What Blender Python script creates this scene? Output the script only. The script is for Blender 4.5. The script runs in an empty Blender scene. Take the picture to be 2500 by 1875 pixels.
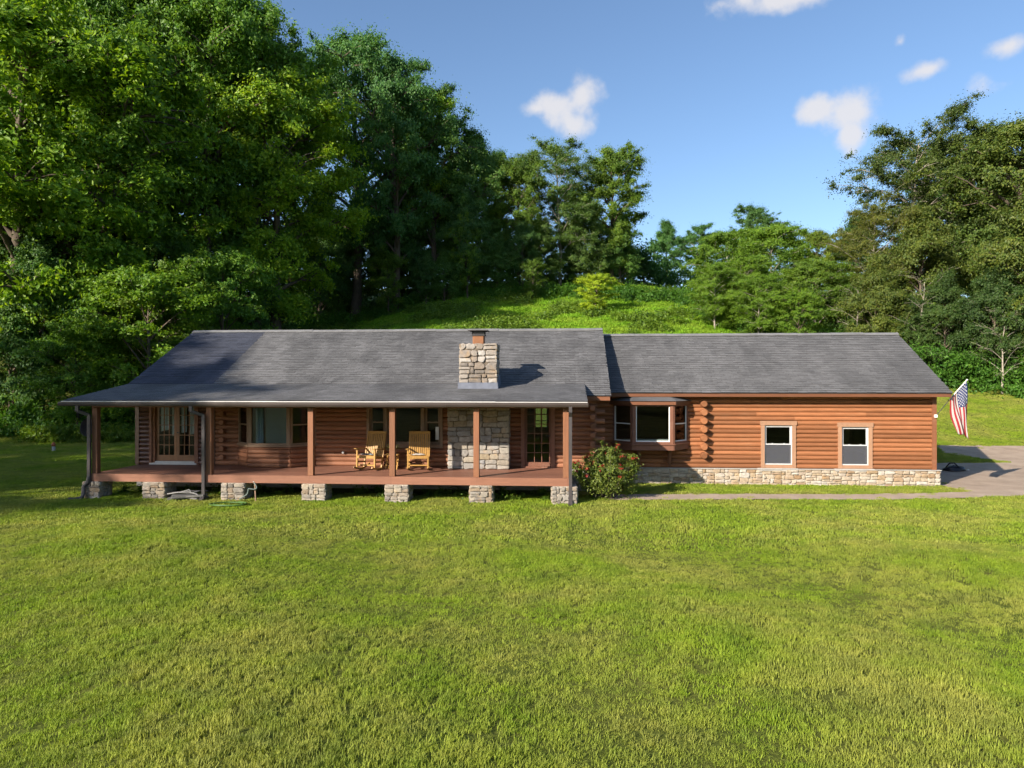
import bpy, math, random
import numpy as np
from mathutils import Vector, Matrix

# ------------------------------------------------------------------ camera, sky, sun, exposure
scene = bpy.context.scene
SUN_EL, SUN_AZ = 24.0, 48.0          # elevation; ground direction in which shadows run, degrees from +X towards +Y
CAM_Z = 3.3

cam_data = bpy.data.cameras.new('camera')
cam_data.sensor_width = 36.0
cam_data.lens = 24.97
cam_data.clip_start = 0.1
cam_data.clip_end = 3000.0
cam = bpy.data.objects.new('camera', cam_data)
cam.location = (0, 0, CAM_Z)
cam.rotation_euler = (math.radians(90), 0, math.radians(4.25))
scene.collection.objects.link(cam)
scene.camera = cam

scene.view_settings.view_transform = 'Standard'
scene.view_settings.look = 'None'
scene.view_settings.gamma = 1.0
scene.view_settings.use_curve_mapping = False
scene.view_settings.exposure = 1.15

sun_to = Vector((math.cos(math.radians(SUN_AZ)) * math.cos(math.radians(SUN_EL)),
                 math.sin(math.radians(SUN_AZ)) * math.cos(math.radians(SUN_EL)),
                 -math.sin(math.radians(SUN_EL))))
sd = bpy.data.lights.new('sun', 'SUN')
sd.energy = 4.8
sd.angle = math.radians(0.6)
sd.color = (1.0, 0.90, 0.77)
sun = bpy.data.objects.new('sun', sd)
sun.rotation_euler = sun_to.to_track_quat('-Z', 'Y').to_euler()
sun.location = (-40, -40, 40)
scene.collection.objects.link(sun)

world = bpy.data.worlds.new('World')
scene.world = world
world.use_nodes = True


def build_world():
    nt = world.node_tree
    nt.nodes.clear()
    N = nt.nodes.new
    L = nt.links.new
    out = N('ShaderNodeOutputWorld')
    sky = N('ShaderNodeTexSky')
    sky.sky_type = 'NISHITA'
    sky.sun_disc = False
    sky.sun_elevation = math.radians(SUN_EL)
    # rotation measured clockwise from +Y to the sun's own direction
    sx, sy = -sun_to.x, -sun_to.y
    sky.sun_rotation = math.atan2(sx, sy)
    sky.altitude = 300
    sky.air_density = 1.0
    sky.dust_density = 1.0
    sky.ozone_density = 3.2
    bg = N('ShaderNodeBackground')
    bg.inputs['Strength'].default_value = 0.090
    L(sky.outputs[0], bg.inputs['Color'])
    # small fair-weather clouds: directions on the sky, broken up with noise
    tc = N('ShaderNodeTexCoord')
    noise = N('ShaderNodeTexNoise')
    noise.inputs['Scale'].default_value = 24.0
    noise.inputs['Detail'].default_value = 7.0
    noise.inputs['Roughness'].default_value = 0.52
    L(tc.outputs['Generated'], noise.inputs['Vector'])
    nb = N('ShaderNodeMath'); nb.operation = 'MULTIPLY_ADD'
    L(noise.outputs['Fac'], nb.inputs[0]); nb.inputs[1].default_value = 2.0; nb.inputs[2].default_value = -1.0
    blobs = [  # azimuth from +Y to the right, elevation, half width, half height (degrees), weight
        (-0.5, 21.3, 3.0, 1.8, 1.0), (1.3, 21.8, 2.2, 2.2, 1.0), (0.9, 20.0, 1.8, 1.7, 0.8), (-2.2, 21.2, 2.0, 1.2, 0.7),
        (17.6, 27.0, 4.2, 1.5, 1.0), (14.0, 27.4, 2.0, 1.2, 0.7), (12.0, 27.2, 1.4, 1.0, 0.55), (20.0, 27.6, 3.0, 1.4, .9),
        (20.9, 19.0, 3.0, 2.0, 1.15), (19.2, 19.5, 2.2, 1.5, 1.05), (21.3, 17.6, 1.7, 2.0, 1.0),
        (26.0, 20.9, 1.7, 0.9, 0.9), (30.7, 21.3, 1.4, 0.9, 0.8), (24.4, 22.9, 0.7, 0.7, 0.55), (29.1, 19.1, 1.6, 0.9, 0.5),
        (48, 27, 4, 1.8, .9), (66, 19, 3, 1.5, .9), (-52, 30, 4, 2, .9), (-80, 22, 3.5, 1.8, .9), (-115, 26, 4, 2, .9),
        (100, 30, 4, 2, .9), (135, 20, 3.5, 1.6, .9), (175, 28, 4, 2, .9), (-150, 17, 3, 1.5, .9)]
    acc = None
    for az, el, wa, wb, wt in blobs:
        a, e = math.radians(az), math.radians(el)
        d = Vector((math.sin(a) * math.cos(e), math.cos(a) * math.cos(e), math.sin(e)))
        r = Vector((math.cos(a), -math.sin(a), 0))
        u = r.cross(d)
        q = []
        for vec, half in ((r, wa * .9), (u, wb * .9)):
            s = N('ShaderNodeVectorMath'); s.operation = 'SUBTRACT'
            L(tc.outputs['Generated'], s.inputs[0]); s.inputs[1].default_value = d
            dt = N('ShaderNodeVectorMath'); dt.operation = 'DOT_PRODUCT'
            L(s.outputs[0], dt.inputs[0]); dt.inputs[1].default_value = vec / math.radians(half)
            q.append(dt.outputs['Value'])
        s = N('ShaderNodeVectorMath'); s.operation = 'SUBTRACT'
        L(tc.outputs['Generated'], s.inputs[0]); s.inputs[1].default_value = d
        df = N('ShaderNodeVectorMath'); df.operation = 'DOT_PRODUCT'
        L(s.outputs[0], df.inputs[0]); df.inputs[1].default_value = d
        behind = N('ShaderNodeMath'); behind.operation = 'LESS_THAN'; L(df.outputs['Value'], behind.inputs[0]); behind.inputs[1].default_value = -0.6
        cb = N('ShaderNodeCombineXYZ'); L(q[0], cb.inputs[0]); L(q[1], cb.inputs[1]); 
        b10 = N('ShaderNodeMath'); b10.operation = 'MULTIPLY'; L(behind.outputs[0], b10.inputs[0]); b10.inputs[1].default_value = 9.0
        L(b10.outputs[0], cb.inputs[2])
        ln = N('ShaderNodeVectorMath'); ln.operation = 'LENGTH'; L(cb.outputs[0], ln.inputs[0])
        m = N('ShaderNodeMath'); m.operation = 'MULTIPLY_ADD'
        L(ln.outputs['Value'], m.inputs[0]); m.inputs[1].default_value = -wt; m.inputs[2].default_value = wt
        if acc is None:
            acc = m.outputs[0]
        else:
            mx = N('ShaderNodeMath'); mx.operation = 'SMOOTH_MAX'
            L(acc, mx.inputs[0]); L(m.outputs[0], mx.inputs[1]); mx.inputs[2].default_value = 0.3
            acc = mx.outputs[0]
    ad = N('ShaderNodeMath'); ad.operation = 'MULTIPLY_ADD'
    L(nb.outputs[0], ad.inputs[0]); ad.inputs[1].default_value = 0.9
    L(acc, ad.inputs[2])
    mr = N('ShaderNodeMapRange'); mr.interpolation_type = 'SMOOTHSTEP'
    L(ad.outputs[0], mr.inputs['Value'])
    mr.inputs['From Min'].default_value = 0.06; mr.inputs['From Max'].default_value = 0.80
    mr.inputs['To Min'].default_value = 0.0; mr.inputs['To Max'].default_value = 0.88
    bc = N('ShaderNodeBackground')
    bc.inputs['Color'].default_value = (0.95, 0.93, 0.95, 1)
    bc.inputs['Strength'].default_value = 0.40
    mix = N('ShaderNodeMixShader')
    L(mr.outputs[0], mix.inputs[0]); L(bg.outputs[0], mix.inputs[1]); L(bc.outputs[0], mix.inputs[2])
    L(mix.outputs[0], out.inputs['Surface'])


build_world()
scene.cycles.use_denoising = True
scene.cycles.max_bounces = 5
scene.cycles.diffuse_bounces = 2
scene.cycles.glossy_bounces = 4
scene.cycles.transmission_bounces = 6
scene.cycles.transparent_max_bounces = 16
scene.cycles.adaptive_threshold = 0.03
scene.cycles.caustics_reflective = False
scene.cycles.caustics_refractive = False
scene.cycles.sample_clamp_indirect = 6.0

# ------------------------------------------------------------------ helpers
C = scene.collection
RNG = np.random.default_rng(11)


def link(o, parent=None):
    C.objects.link(o)
    if parent is not None:
        o.parent = parent
    return o


def tag(o, label, cat, group=None, kind=None):
    if label: o['label'] = label
    if cat: o['category'] = cat
    if group: o['group'] = group
    if kind: o['kind'] = kind
    return o


def empty(name, loc=(0, 0, 0)):
    o = bpy.data.objects.new(name, None)
    o.location = loc
    o.empty_display_size = 0.3
    return link(o)


def mesh_np(name, verts, faces, mat=None, smooth=False):
    """faces: (M,k) int array"""
    verts = np.asarray(verts, dtype=np.float32); faces = np.asarray(faces, dtype=np.int32)
    me = bpy.data.meshes.new(name)
    n, (m, k) = len(verts), faces.shape
    me.vertices.add(n); me.vertices.foreach_set('co', verts.ravel())
    me.loops.add(m * k); me.loops.foreach_set('vertex_index', faces.ravel())
    me.polygons.add(m); me.polygons.foreach_set('loop_start', np.arange(0, m * k, k, dtype=np.int32))
    me.polygons.foreach_set('use_smooth', np.full(m, smooth, dtype=bool))
    me.update(calc_edges=True)
    if mat: me.materials.append(mat)
    return me


class MB:
    """collects shapes of ONE object"""
    def __init__(self):
        self.v = []; self.f = []

    def add(self, verts, faces):
        b = len(self.v)
        self.v.extend([tuple(p) for p in verts])
        self.f.extend([tuple(i + b for i in f) for f in faces])
        return self

    def box(self, x0, x1, y0, y1, z0, z1):
        return self.add([(x0, y0, z0), (x1, y0, z0), (x1, y1, z0), (x0, y1, z0), (x0, y0, z1), (x1, y0, z1), (x1, y1, z1), (x0, y1, z1)],
                        [(0, 3, 2, 1), (4, 5, 6, 7), (0, 1, 5, 4), (1, 2, 6, 5), (2, 3, 7, 6), (3, 0, 4, 7)])

    def prism(self, poly, axis_vec):
        """poly: list of 3D points, extruded by axis_vec"""
        n = len(poly); a = Vector(axis_vec)
        vs = [Vector(p) for p in poly] + [Vector(p) + a for p in poly]
        fs = [tuple(range(n))[::-1], tuple(range(n, 2 * n))] + [(i, (i + 1) % n, n + (i + 1) % n, n + i) for i in range(n)]
        return self.add(vs, fs)

    def bar(self, p, q, w, h=None, up=(0, 0, 1)):
        """rectangular bar from p to q, w across, h along up"""
        h = h or w
        p, q = Vector(p), Vector(q); d = (q - p).normalized(); u = Vector(up)
        if abs(d.dot(u)) > .99: u = Vector((0, 1, 0))
        s = d.cross(u).normalized(); u = s.cross(d)
        o = [s * (a * w / 2) + u * (b * h / 2) for a, b in ((-1, -1), (1, -1), (1, 1), (-1, 1))]
        return self.prism([p + k for k in o], q - p)

    def tube(self, pts, rad, sides=8, cap=True):
        pts = [Vector(p) for p in pts]; n = len(pts)
        rad = [rad] * n if np.isscalar(rad) else rad
        rings = []; prev = None
        for i, p in enumerate(pts):
            d = (pts[min(i + 1, n - 1)] - pts[max(i - 1, 0)]).normalized()
            if prev is None:
                a = Vector((0, 0, 1)) if abs(d.z) < .9 else Vector((1, 0, 0))
                s = d.cross(a).normalized()
            else:
                s = (prev - d * prev.dot(d)).normalized()
            prev = s; t = d.cross(s)
            rings.append([p + (s * math.cos(k * math.tau / sides) + t * math.sin(k * math.tau / sides)) * rad[i] for k in range(sides)])
        vs = [v for r in rings for v in r]; fs = []
        for i in range(n - 1):
            for k in range(sides):
                a = i * sides + k; b = i * sides + (k + 1) % sides
                fs.append((a, b, b + sides, a + sides))
        if cap:
            fs.append(tuple(range(sides))[::-1]); fs.append(tuple(range((n - 1) * sides, n * sides)))
        return self.add(vs, fs)

    def lathe(self, prof, c=(0, 0, 0), sides=14):
        vs = []; fs = []
        for r, z in prof:
            for k in range(sides):
                vs.append((c[0] + r * math.cos(k * math.tau / sides), c[1] + r * math.sin(k * math.tau / sides), c[2] + z))
        for i in range(len(prof) - 1):
            for k in range(sides):
                a = i * sides + k; b = i * sides + (k + 1) % sides
                fs.append((a, b, b + sides, a + sides))
        fs.append(tuple(range(sides))[::-1]); fs.append(tuple(range((len(prof) - 1) * sides, len(prof) * sides)))
        return self.add(vs, fs)

    def mesh(self, name, mat, smooth=False):
        me = bpy.data.meshes.new(name)
        me.from_pydata([tuple(v) for v in self.v], [], self.f)
        if smooth:
            me.polygons.foreach_set('use_smooth', np.ones(len(me.polygons), dtype=bool))
        me.materials.append(mat); me.update()
        return me

    def build(self, name, mat, parent=None, smooth=False, bevel=0.0):
        o = bpy.data.objects.new(name, self.mesh(name, mat, smooth))
        if bevel:
            md = o.modifiers.new('bevel', 'BEVEL'); md.width = bevel; md.segments = 1; md.limit_method = 'ANGLE'
        return link(o, parent)


def box(name, mat, parent, x0, x1, y0, y1, z0, z1, bevel=0.0):
    return MB().box(x0, x1, y0, y1, z0, z1).build(name, mat, parent, bevel=bevel)


class Face:
    """a vertical plane through P0 -> P1 (as seen from outside, left to right); u along it, n out of it"""
    def __init__(s, P0, P1):
        s.p = Vector((P0[0], P0[1], 0)); s.u = Vector((P1[0] - P0[0], P1[1] - P0[1], 0)); s.len = s.u.length; s.u.normalize()
        s.n = Vector((s.u.y, -s.u.x, 0))

    def pt(s, u, n, z):
        q = s.p + s.u * u + s.n * n
        return (q.x, q.y, z)

    def box(s, mb, u0, u1, n0, n1, z0, z1):
        mb.add([s.pt(u0, n1, z0), s.pt(u1, n1, z0), s.pt(u1, n0, z0), s.pt(u0, n0, z0), s.pt(u0, n1, z1), s.pt(u1, n1, z1), s.pt(u1, n0, z1), s.pt(u0, n0, z1)],
               [(0, 3, 2, 1), (4, 5, 6, 7), (0, 1, 5, 4), (1, 2, 6, 5), (2, 3, 7, 6), (3, 0, 4, 7)])
        return mb

    def part(s, name, mat, parent, u0, u1, n0, n1, z0, z1, bevel=0.0):
        return s.box(MB(), u0, u1, n0, n1, z0, z1).build(name, mat, parent, bevel=bevel)


# ------------------------------------------------------------------ materials
def new_mat(name):
    m = bpy.data.materials.new(name); m.use_nodes = True
    nt = m.node_tree; nt.nodes.clear()
    return m, nt, nt.nodes.new, nt.links.new


def ramp(N, stops):
    r = N('ShaderNodeValToRGB')
    el = r.color_ramp.elements
    while len(el) < len(stops): el.new(0.5)
    for e, (p, c) in zip(el, stops):
        e.position = p; e.color = (*c, 1) if len(c) == 3 else c
    return r


def mixc(N, L, blend, fac, a, b):
    m = N('ShaderNodeMix'); m.data_type = 'RGBA'; m.blend_type = blend
    if hasattr(fac, 'is_linked'): L(fac, m.inputs[0])
    else: m.inputs[0].default_value = fac
    for i, x in ((6, a), (7, b)):
        if hasattr(x, 'is_linked'): L(x, m.inputs[i])
        else: m.inputs[i].default_value = (*x, 1)
    return m.outputs[2]


def pos_noise(N, L, scale, detail=3.0, rough=.55, stretch=(1, 1, 1)):
    g = N('ShaderNodeNewGeometry')
    mp = N('ShaderNodeMapping'); L(g.outputs['Position'], mp.inputs['Vector']); mp.inputs['Scale'].default_value = stretch
    n = N('ShaderNodeTexNoise'); L(mp.outputs[0], n.inputs['Vector'])
    n.inputs['Scale'].default_value = scale; n.inputs['Detail'].default_value = detail; n.inputs['Roughness'].default_value = rough
    return n.outputs['Fac']


def wood(name, col, rough=.6, stretch=(.6, 8, 8), var=.25, worn=(0.372, 0.300, 0.240), wear=.18, spec=.3, bump=.25, obj_var=.25):
    m, nt, N, L = new_mat(name)
    out = N('ShaderNodeOutputMaterial'); p = N('ShaderNodeBsdfPrincipled'); L(p.outputs[0], out.inputs[0])
    g = pos_noise(N, L, 3.0, 5, .6, stretch)
    r = ramp(N, [(.25, tuple(c * (1 - var) for c in col)), (.75, tuple(min(1, c * (1 + var)) for c in col))]); L(g, r.inputs[0])
    w = pos_noise(N, L, 1.7, 6, .65, (1, 1, 2.5))
    wr = ramp(N, [(.55, (0, 0, 0)), (.8, (wear, wear, wear))]); L(w, wr.inputs[0])
    c = mixc(N, L, 'MIX', wr.outputs[0], r.outputs[0], worn)
    oi = N('ShaderNodeObjectInfo')
    mr = N('ShaderNodeMapRange'); L(oi.outputs['Random'], mr.inputs[0]); mr.inputs[3].default_value = 1 - obj_var; mr.inputs[4].default_value = 1 + obj_var * .6
    hs = N('ShaderNodeHueSaturation'); L(c, hs.inputs['Color']); L(mr.outputs[0], hs.inputs['Value'])
    L(hs.outputs[0], p.inputs['Base Color'])
    p.inputs['Roughness'].default_value = rough; p.inputs['Specular IOR Level'].default_value = spec
    b = N('ShaderNodeBump'); b.inputs['Strength'].default_value = bump; b.inputs['Distance'].default_value = .01
    L(g, b.inputs['Height']); L(b.outputs[0], p.inputs['Normal'])
    return m


def plain(name, col, rough=.6, metal=0.0, spec=.4, var=.12, scale=6.0):
    m, nt, N, L = new_mat(name)
    out = N('ShaderNodeOutputMaterial'); p = N('ShaderNodeBsdfPrincipled'); L(p.outputs[0], out.inputs[0])
    n = pos_noise(N, L, scale, 5, .6)
    r = ramp(N, [(.3, tuple(c * (1 - var) for c in col)), (.7, tuple(min(1, c * (1 + var)) for c in col))]); L(n, r.inputs[0])
    L(r.outputs[0], p.inputs['Base Color'])
    p.inputs['Roughness'].default_value = rough; p.inputs['Metallic'].default_value = metal; p.inputs['Specular IOR Level'].default_value = spec
    return m


def stone_mat(name, cols, island=False):
    m, nt, N, L = new_mat(name)
    out = N('ShaderNodeOutputMaterial'); p = N('ShaderNodeBsdfPrincipled'); L(p.outputs[0], out.inputs[0])
    if island:
        rnd = N('ShaderNodeNewGeometry').outputs['Random Per Island']
    else:
        rnd = N('ShaderNodeObjectInfo').outputs['Random']
    r = ramp(N, [((i + .5) / len(cols), c) for i, c in enumerate(cols)]); L(rnd, r.inputs[0])
    r.color_ramp.interpolation = 'CONSTANT' if False else 'LINEAR'
    n = pos_noise(N, L, 9.0, 6, .7)
    nr = ramp(N, [(.3, (.62, .60, .57)), (.72, (1.18, 1.15, 1.1))]); L(n, nr.inputs[0])
    c = mixc(N, L, 'MULTIPLY', 1.0, r.outputs[0], nr.outputs[0])
    n2 = pos_noise(N, L, 4.0, 3, .5)
    st = ramp(N, [(.56, (0, 0, 0)), (.72, (.35, .35, .35))]); L(n2, st.inputs[0])
    c = mixc(N, L, 'MIX', st.outputs[0], c, (.40, .25, .11))
    L(c, p.inputs['Base Color'])
    p.inputs['Roughness'].default_value = .9; p.inputs['Specular IOR Level'].default_value = .15
    b = N('ShaderNodeBump'); b.inputs['Strength'].default_value = .5; b.inputs['Distance'].default_value = .02
    L(n, b.inputs['Height']); L(b.outputs[0], p.inputs['Normal'])
    return m


def shingle_mat(name, base, stain, moss=0.0):
    m, nt, N, L = new_mat(name)
    out = N('ShaderNodeOutputMaterial'); p = N('ShaderNodeBsdfPrincipled'); L(p.outputs[0], out.inputs[0])
    g = N('ShaderNodeNewGeometry')
    oi = N('ShaderNodeObjectInfo')
    ad = N('ShaderNodeMath'); ad.operation = 'ADD'; L(g.outputs['Random Per Island'], ad.inputs[0]); L(oi.outputs['Random'], ad.inputs[1])
    fr = N('ShaderNodeMath'); fr.operation = 'FRACT'; L(ad.outputs[0], fr.inputs[0])
    r = ramp(N, [(0, tuple(c * .84 for c in base)), (.5, base), (1, tuple(c * 1.16 for c in base))]); L(fr.outputs[0], r.inputs[0])
    n = pos_noise(N, L, .55, 5, .62, (1.3, .8, .8))
    sr = ramp(N, [(.42, (0, 0, 0)), (.66, (.75, .75, .75))]); L(n, sr.inputs[0])
    c = mixc(N, L, 'MIX', sr.outputs[0], r.outputs[0], stain)
    n3 = pos_noise(N, L, 1.8, 5, .7, (1, .25, .25))
    s3 = ramp(N, [(.5, (0, 0, 0)), (.75, (.5, .5, .5))]); L(n3, s3.inputs[0])
    c = mixc(N, L, 'MIX', s3.outputs[0], c, tuple(b * 1.55 for b in base))
    n2 = pos_noise(N, L, 120, 2, .6)
    g2 = ramp(N, [(.3, (.75, .75, .75)), (.7, (1.2, 1.2, 1.2))]); L(n2, g2.inputs[0])
    c = mixc(N, L, 'MULTIPLY', 1.0, c, g2.outputs[0])
    L(c, p.inputs['Base Color'])
    p.inputs['Roughness'].default_value = .85; p.inputs['Specular IOR Level'].default_value = .25
    return m


def leaf_mat(name, a, b, trans=.35, rough=.5, spec=.35):
    """leaf colour between a and b, leaf by leaf, times the plant's own object colour"""
    m, nt, N, L = new_mat(name)
    out = N('ShaderNodeOutputMaterial'); p = N('ShaderNodeBsdfPrincipled'); t = N('ShaderNodeBsdfTranslucent'); mx = N('ShaderNodeMixShader')
    g = N('ShaderNodeNewGeometry')
    r = ramp(N, [(0, a), (1, b)]); L(g.outputs['Random Per Island'], r.inputs[0])
    oi = N('ShaderNodeObjectInfo')
    n = pos_noise(N, L, .35, 3, .6)
    nr = ramp(N, [(.3, (.72, .78, .85)), (.7, (1.25, 1.18, .95))]); L(n, nr.inputs[0])
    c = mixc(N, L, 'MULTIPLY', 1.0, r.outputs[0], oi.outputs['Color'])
    c = mixc(N, L, 'MULTIPLY', 1.0, c, nr.outputs[0])
    L(c, p.inputs['Base Color']); p.inputs['Roughness'].default_value = rough; p.inputs['Specular IOR Level'].default_value = spec
    tcol = mixc(N, L, 'MULTIPLY', 1.0, c, (1.35, 1.25, .55)); L(tcol, t.inputs['Color'])
    mx.inputs[0].default_value = trans; L(p.outputs[0], mx.inputs[1]); L(t.outputs[0], mx.inputs[2]); L(mx.outputs[0], out.inputs[0])
    return m


def glass_mat(name, tint=(.8, .85, .85), ior=1.32, rough=.01):
    m, nt, N, L = new_mat(name)
    out = N('ShaderNodeOutputMaterial'); tr = N('ShaderNodeBsdfTransparent'); gl = N('ShaderNodeBsdfGlossy'); mx = N('ShaderNodeMixShader'); fr = N('ShaderNodeFresnel')
    fr.inputs['IOR'].default_value = ior; tr.inputs['Color'].default_value = (*tint, 1); gl.inputs['Roughness'].default_value = rough
    L(fr.outputs[0], mx.inputs[0]); L(tr.outputs[0], mx.inputs[1]); L(gl.outputs[0], mx.inputs[2]); L(mx.outputs[0], out.inputs[0])
    return m


def screen_mat(name, col, opacity):
    m, nt, N, L = new_mat(name)
    out = N('ShaderNodeOutputMaterial'); tr = N('ShaderNodeBsdfTransparent'); d = N('ShaderNodeBsdfDiffuse'); mx = N('ShaderNodeMixShader')
    d.inputs['Color'].default_value = (*col, 1); mx.inputs[0].default_value = opacity
    L(tr.outputs[0], mx.inputs[1]); L(d.outputs[0], mx.inputs[2]); L(mx.outputs[0], out.inputs[0])
    return m


M = dict(
    log_wing=wood('stained orange log siding', (0.262, 0.106, 0.046), .62, var=.24, worn=(0.312, 0.162, 0.084), wear=.55, obj_var=.32, spec=.2),
    log_main=wood('red brown log siding', (.238, .105, .058), .62, var=.26, worn=(0.216, 0.114, 0.066), wear=.5, obj_var=.32, spec=.2),
    log_add=wood('shaded brown log siding', (0.120, 0.057, 0.041), .34, var=.18, worn=(0.180, 0.120, 0.102), wear=.3, spec=.5),  # tree shade is put into this darker, greyer brown
    log_end=wood('cut log ends', (0.200, 0.085, 0.037), .7, stretch=(8, 1, 8), var=.22),
    post=wood('porch post wood', (0.198, 0.084, 0.041), .6, stretch=(8, 8, .6), var=.2, worn=(0.300, 0.162, 0.090), wear=.3),
    deck=wood('deck wood', (0.211, 0.097, 0.063), .55, stretch=(.6, 8, 8), var=.2, worn=(0.228, 0.126, 0.084), wear=.35, obj_var=.2),
    rim=wood('rim board wood', (0.224, 0.100, 0.060), .6, var=.15, worn=(0.276, 0.150, 0.096), wear=.3, obj_var=.12),
    fascia=wood('fascia wood', (0.170, 0.067, 0.032), .55, var=.14, wear=.12),
    trim_tan=wood('tan window trim', (0.310, 0.174, 0.105), .6, stretch=(4, 4, 1), var=.1, worn=(0.360, 0.252, 0.180), wear=.2, obj_var=.08),
    trim_taupe=wood('taupe window trim', (0.216, 0.141, 0.090), .6, stretch=(4, 4, 1), var=.12, worn=(0.300, 0.228, 0.168), wear=.25, obj_var=.12),
    trim_brown=wood('brown window trim', (0.180, 0.078, 0.048), .55, stretch=(4, 4, 1), var=.14, wear=.2, obj_var=.12),
    door_wood=wood('varnished door wood', (0.242, 0.102, 0.039), .4, stretch=(8, 8, .8), var=.22, wear=.1, spec=.5),
    chair=wood('golden chair wood', (0.372, 0.204, 0.054), .5, stretch=(6, 6, 1.5), var=.18, worn=(0.300, 0.216, 0.120), wear=.25, obj_var=.12),
    vinyl=plain('white vinyl', (0.512, 0.512, 0.512), .4, var=.03),
    gutter=plain('brown gutter metal', (.058, .045, .040), .42, var=.12, scale=2.0),
    drip=plain('pale drip edge', (0.540, 0.525, 0.510), .45, var=.08),
    spout=plain('grey brown downspout', (0.052, 0.045, 0.045), .45, var=.15),
    flashing=plain('lead grey flashing', (0.120, 0.132, 0.168), .5, var=.2),
    clay=plain('clay flue', (0.210, 0.092, 0.042), .8, var=.15),
    iron=plain('dark iron', (.05, .045, .045), .6, var=.2),
    mortar=plain('mortar', (.13, .105, .08), .95, var=.25, scale=14),
    mortar_pale=plain('pale mortar', (.36, .31, .25), .95, var=.2, scale=14),
    concrete=plain('concrete', (.36, .34, .31), .9, var=.15, scale=5),
    block=plain('foundation block', (.30, .29, .27), .9, var=.15, scale=5),
    interior=wood('interior boards', (.16, .085, .045), .7),
    floor_in=wood('interior floor', (.20, .12, .06), .5),
    blind=plain('bluish added blind', (.16, .20, .21), .9, var=.06),  # bluish sheet added to give the big pane its grey tone
    curtain=plain('white curtain', (.74, .74, .76), .9, var=.05),
    white=plain('white paint', (.78, .77, .74), .6, var=.04),
    glass=glass_mat('window glass'),
    glass_bay=glass_mat('big pane glass', (.7, .78, .8), 1.5),
    screen=screen_mat('insect screen', (.085, .088, .10), .62),
    dark_glass=glass_mat('dark pane', (.6, .65, .65), 1.32),
    ridge=plain('ridge cap', (0.150, 0.150, 0.150), .8, var=.2, scale=3),
    sh_main=shingle_mat('weathered grey shingles', (0.120, 0.119, 0.121), (.056, .056, .058)),
    sh_wing=shingle_mat('grey wing shingles', (0.112, 0.111, 0.113), (.068, .068, .070)),
    sh_add=shingle_mat('newer blue black shingles', (0.054, 0.060, 0.082), (.034, .039, .055)),
    deckboard=plain('roof sheathing', (.03, .03, .032), .9),
    soffit=wood('soffit boards', (.16, .07, .04), .6),
    st_chim=stone_mat('chimney stone', [(.19, .172, .158), (.25, .22, .197), (.14, .126, .115), (.29, .265, .242), (.20, .165, .135), (.38, .365, .35)]),
    st_porch=stone_mat('cream fieldstone', [(.30, .28, .255), (.22, .222, .232), (.33, .305, .265), (.26, .215, .15), (.26, .262, .272), (.37, .35, .32), (.19, .185, .185)]),
    st_pier=stone_mat('pier stone', [(.28, .255, .22), (.20, .188, .175), (.33, .295, .245), (.23, .175, .125), (.30, .285, .265), (.17, .155, .14)]),
    st_found=stone_mat('pale foundation stone', [(.40, .35, .29), (.31, .225, .14), (.45, .42, .37), (.36, .285, .20), (.43, .385, .325), (.27, .18, .105), (.46, .43, .39)]),
    st_mass=stone_mat('side stone', [(.32, .285, .235), (.25, .23, .205), (.36, .315, .25), (.27, .205, .14), (.34, .32, .29)], island=True),
    butt=plain('bare shingle edge with shadow', (.010, .010, .011), .9, var=.2),  # near black: tarry edge plus the painted shadow line of each course
    bark=wood('grey brown bark', (.11, .085, .062), .9, stretch=(4, 4, 1), var=.4, wear=.2, worn=(0.120, 0.114, 0.096), obj_var=.3),
    bark_pale=wood('pale bark', (.30, .265, .21), .9, stretch=(4, 4, 1), var=.3, wear=.3, worn=(0.252, 0.240, 0.210), obj_var=.2),
    leaf=leaf_mat('broad leaves', (.062, .160, .018), (.152, .270, .036), .45),
    leaf_dark=leaf_mat('dark green leaves', (.048, .135, .030), (.125, .225, .050), .43),  # darker, bluer green than the broad leaves
    leaf_bush=leaf_mat('bush leaves', (.060, .11, .022), (.14, .19, .045), .3),
    weed=leaf_mat('weeds', (.07, .15, .012), (.15, .23, .022), .35),
    blossom=leaf_mat('red blossoms', (.30, .022, .03), (.36, .085, .03), .3),
)

# ------------------------------------------------------------------ terrain
def sstep(a, b, x):
    t = np.clip((x - a) / (b - a), 0, 1)
    return t * t * (3 - 2 * t)


def ground_z(X, Y):
    X = np.asarray(X, dtype=float); Y = np.asarray(Y, dtype=float)
    y0 = 42 - 9 * sstep(-24, -9, X) + 3.0 * sstep(10, 22, X)
    k = .33 - .10 * sstep(8, 24, X)
    d = Y - y0
    h = k * (np.sqrt(d * d + 16) + d) / 2 - k * .6
    h = np.where(h < 0, 0, h)
    cap = 26.0
    h = cap * np.tanh(h / cap)
    und = (.13 * np.sin(X * .31 + 1.3) * np.sin(Y * .27 + .4) + .075 * np.sin(X * .83 + Y * .61)) * sstep(19.0, 14.0, Y)
    roll = .35 * np.sin(X * .13 + 2) * np.sin(Y * .17) * sstep(38, 55, Y)
    return h + und + roll - .02


DRIVE = [(12.12, 23.72), (12.42, 22.9), (13.0, 22.62), (14.0, 22.25), (20, 22.0), (40, 23), (44, 37), (20.8, 35.9), (17.6, 35.3), (17.0, 33.4), (18.5, 31.0), (15.2, 30.3), (12.1, 29.6)]
PATH_C = [(1.6, 20.9), (3, 21.05), (5, 21.25), (7, 21.35), (9, 21.5), (11, 21.85), (12.6, 22.3), (14.2, 22.6)]


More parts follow.
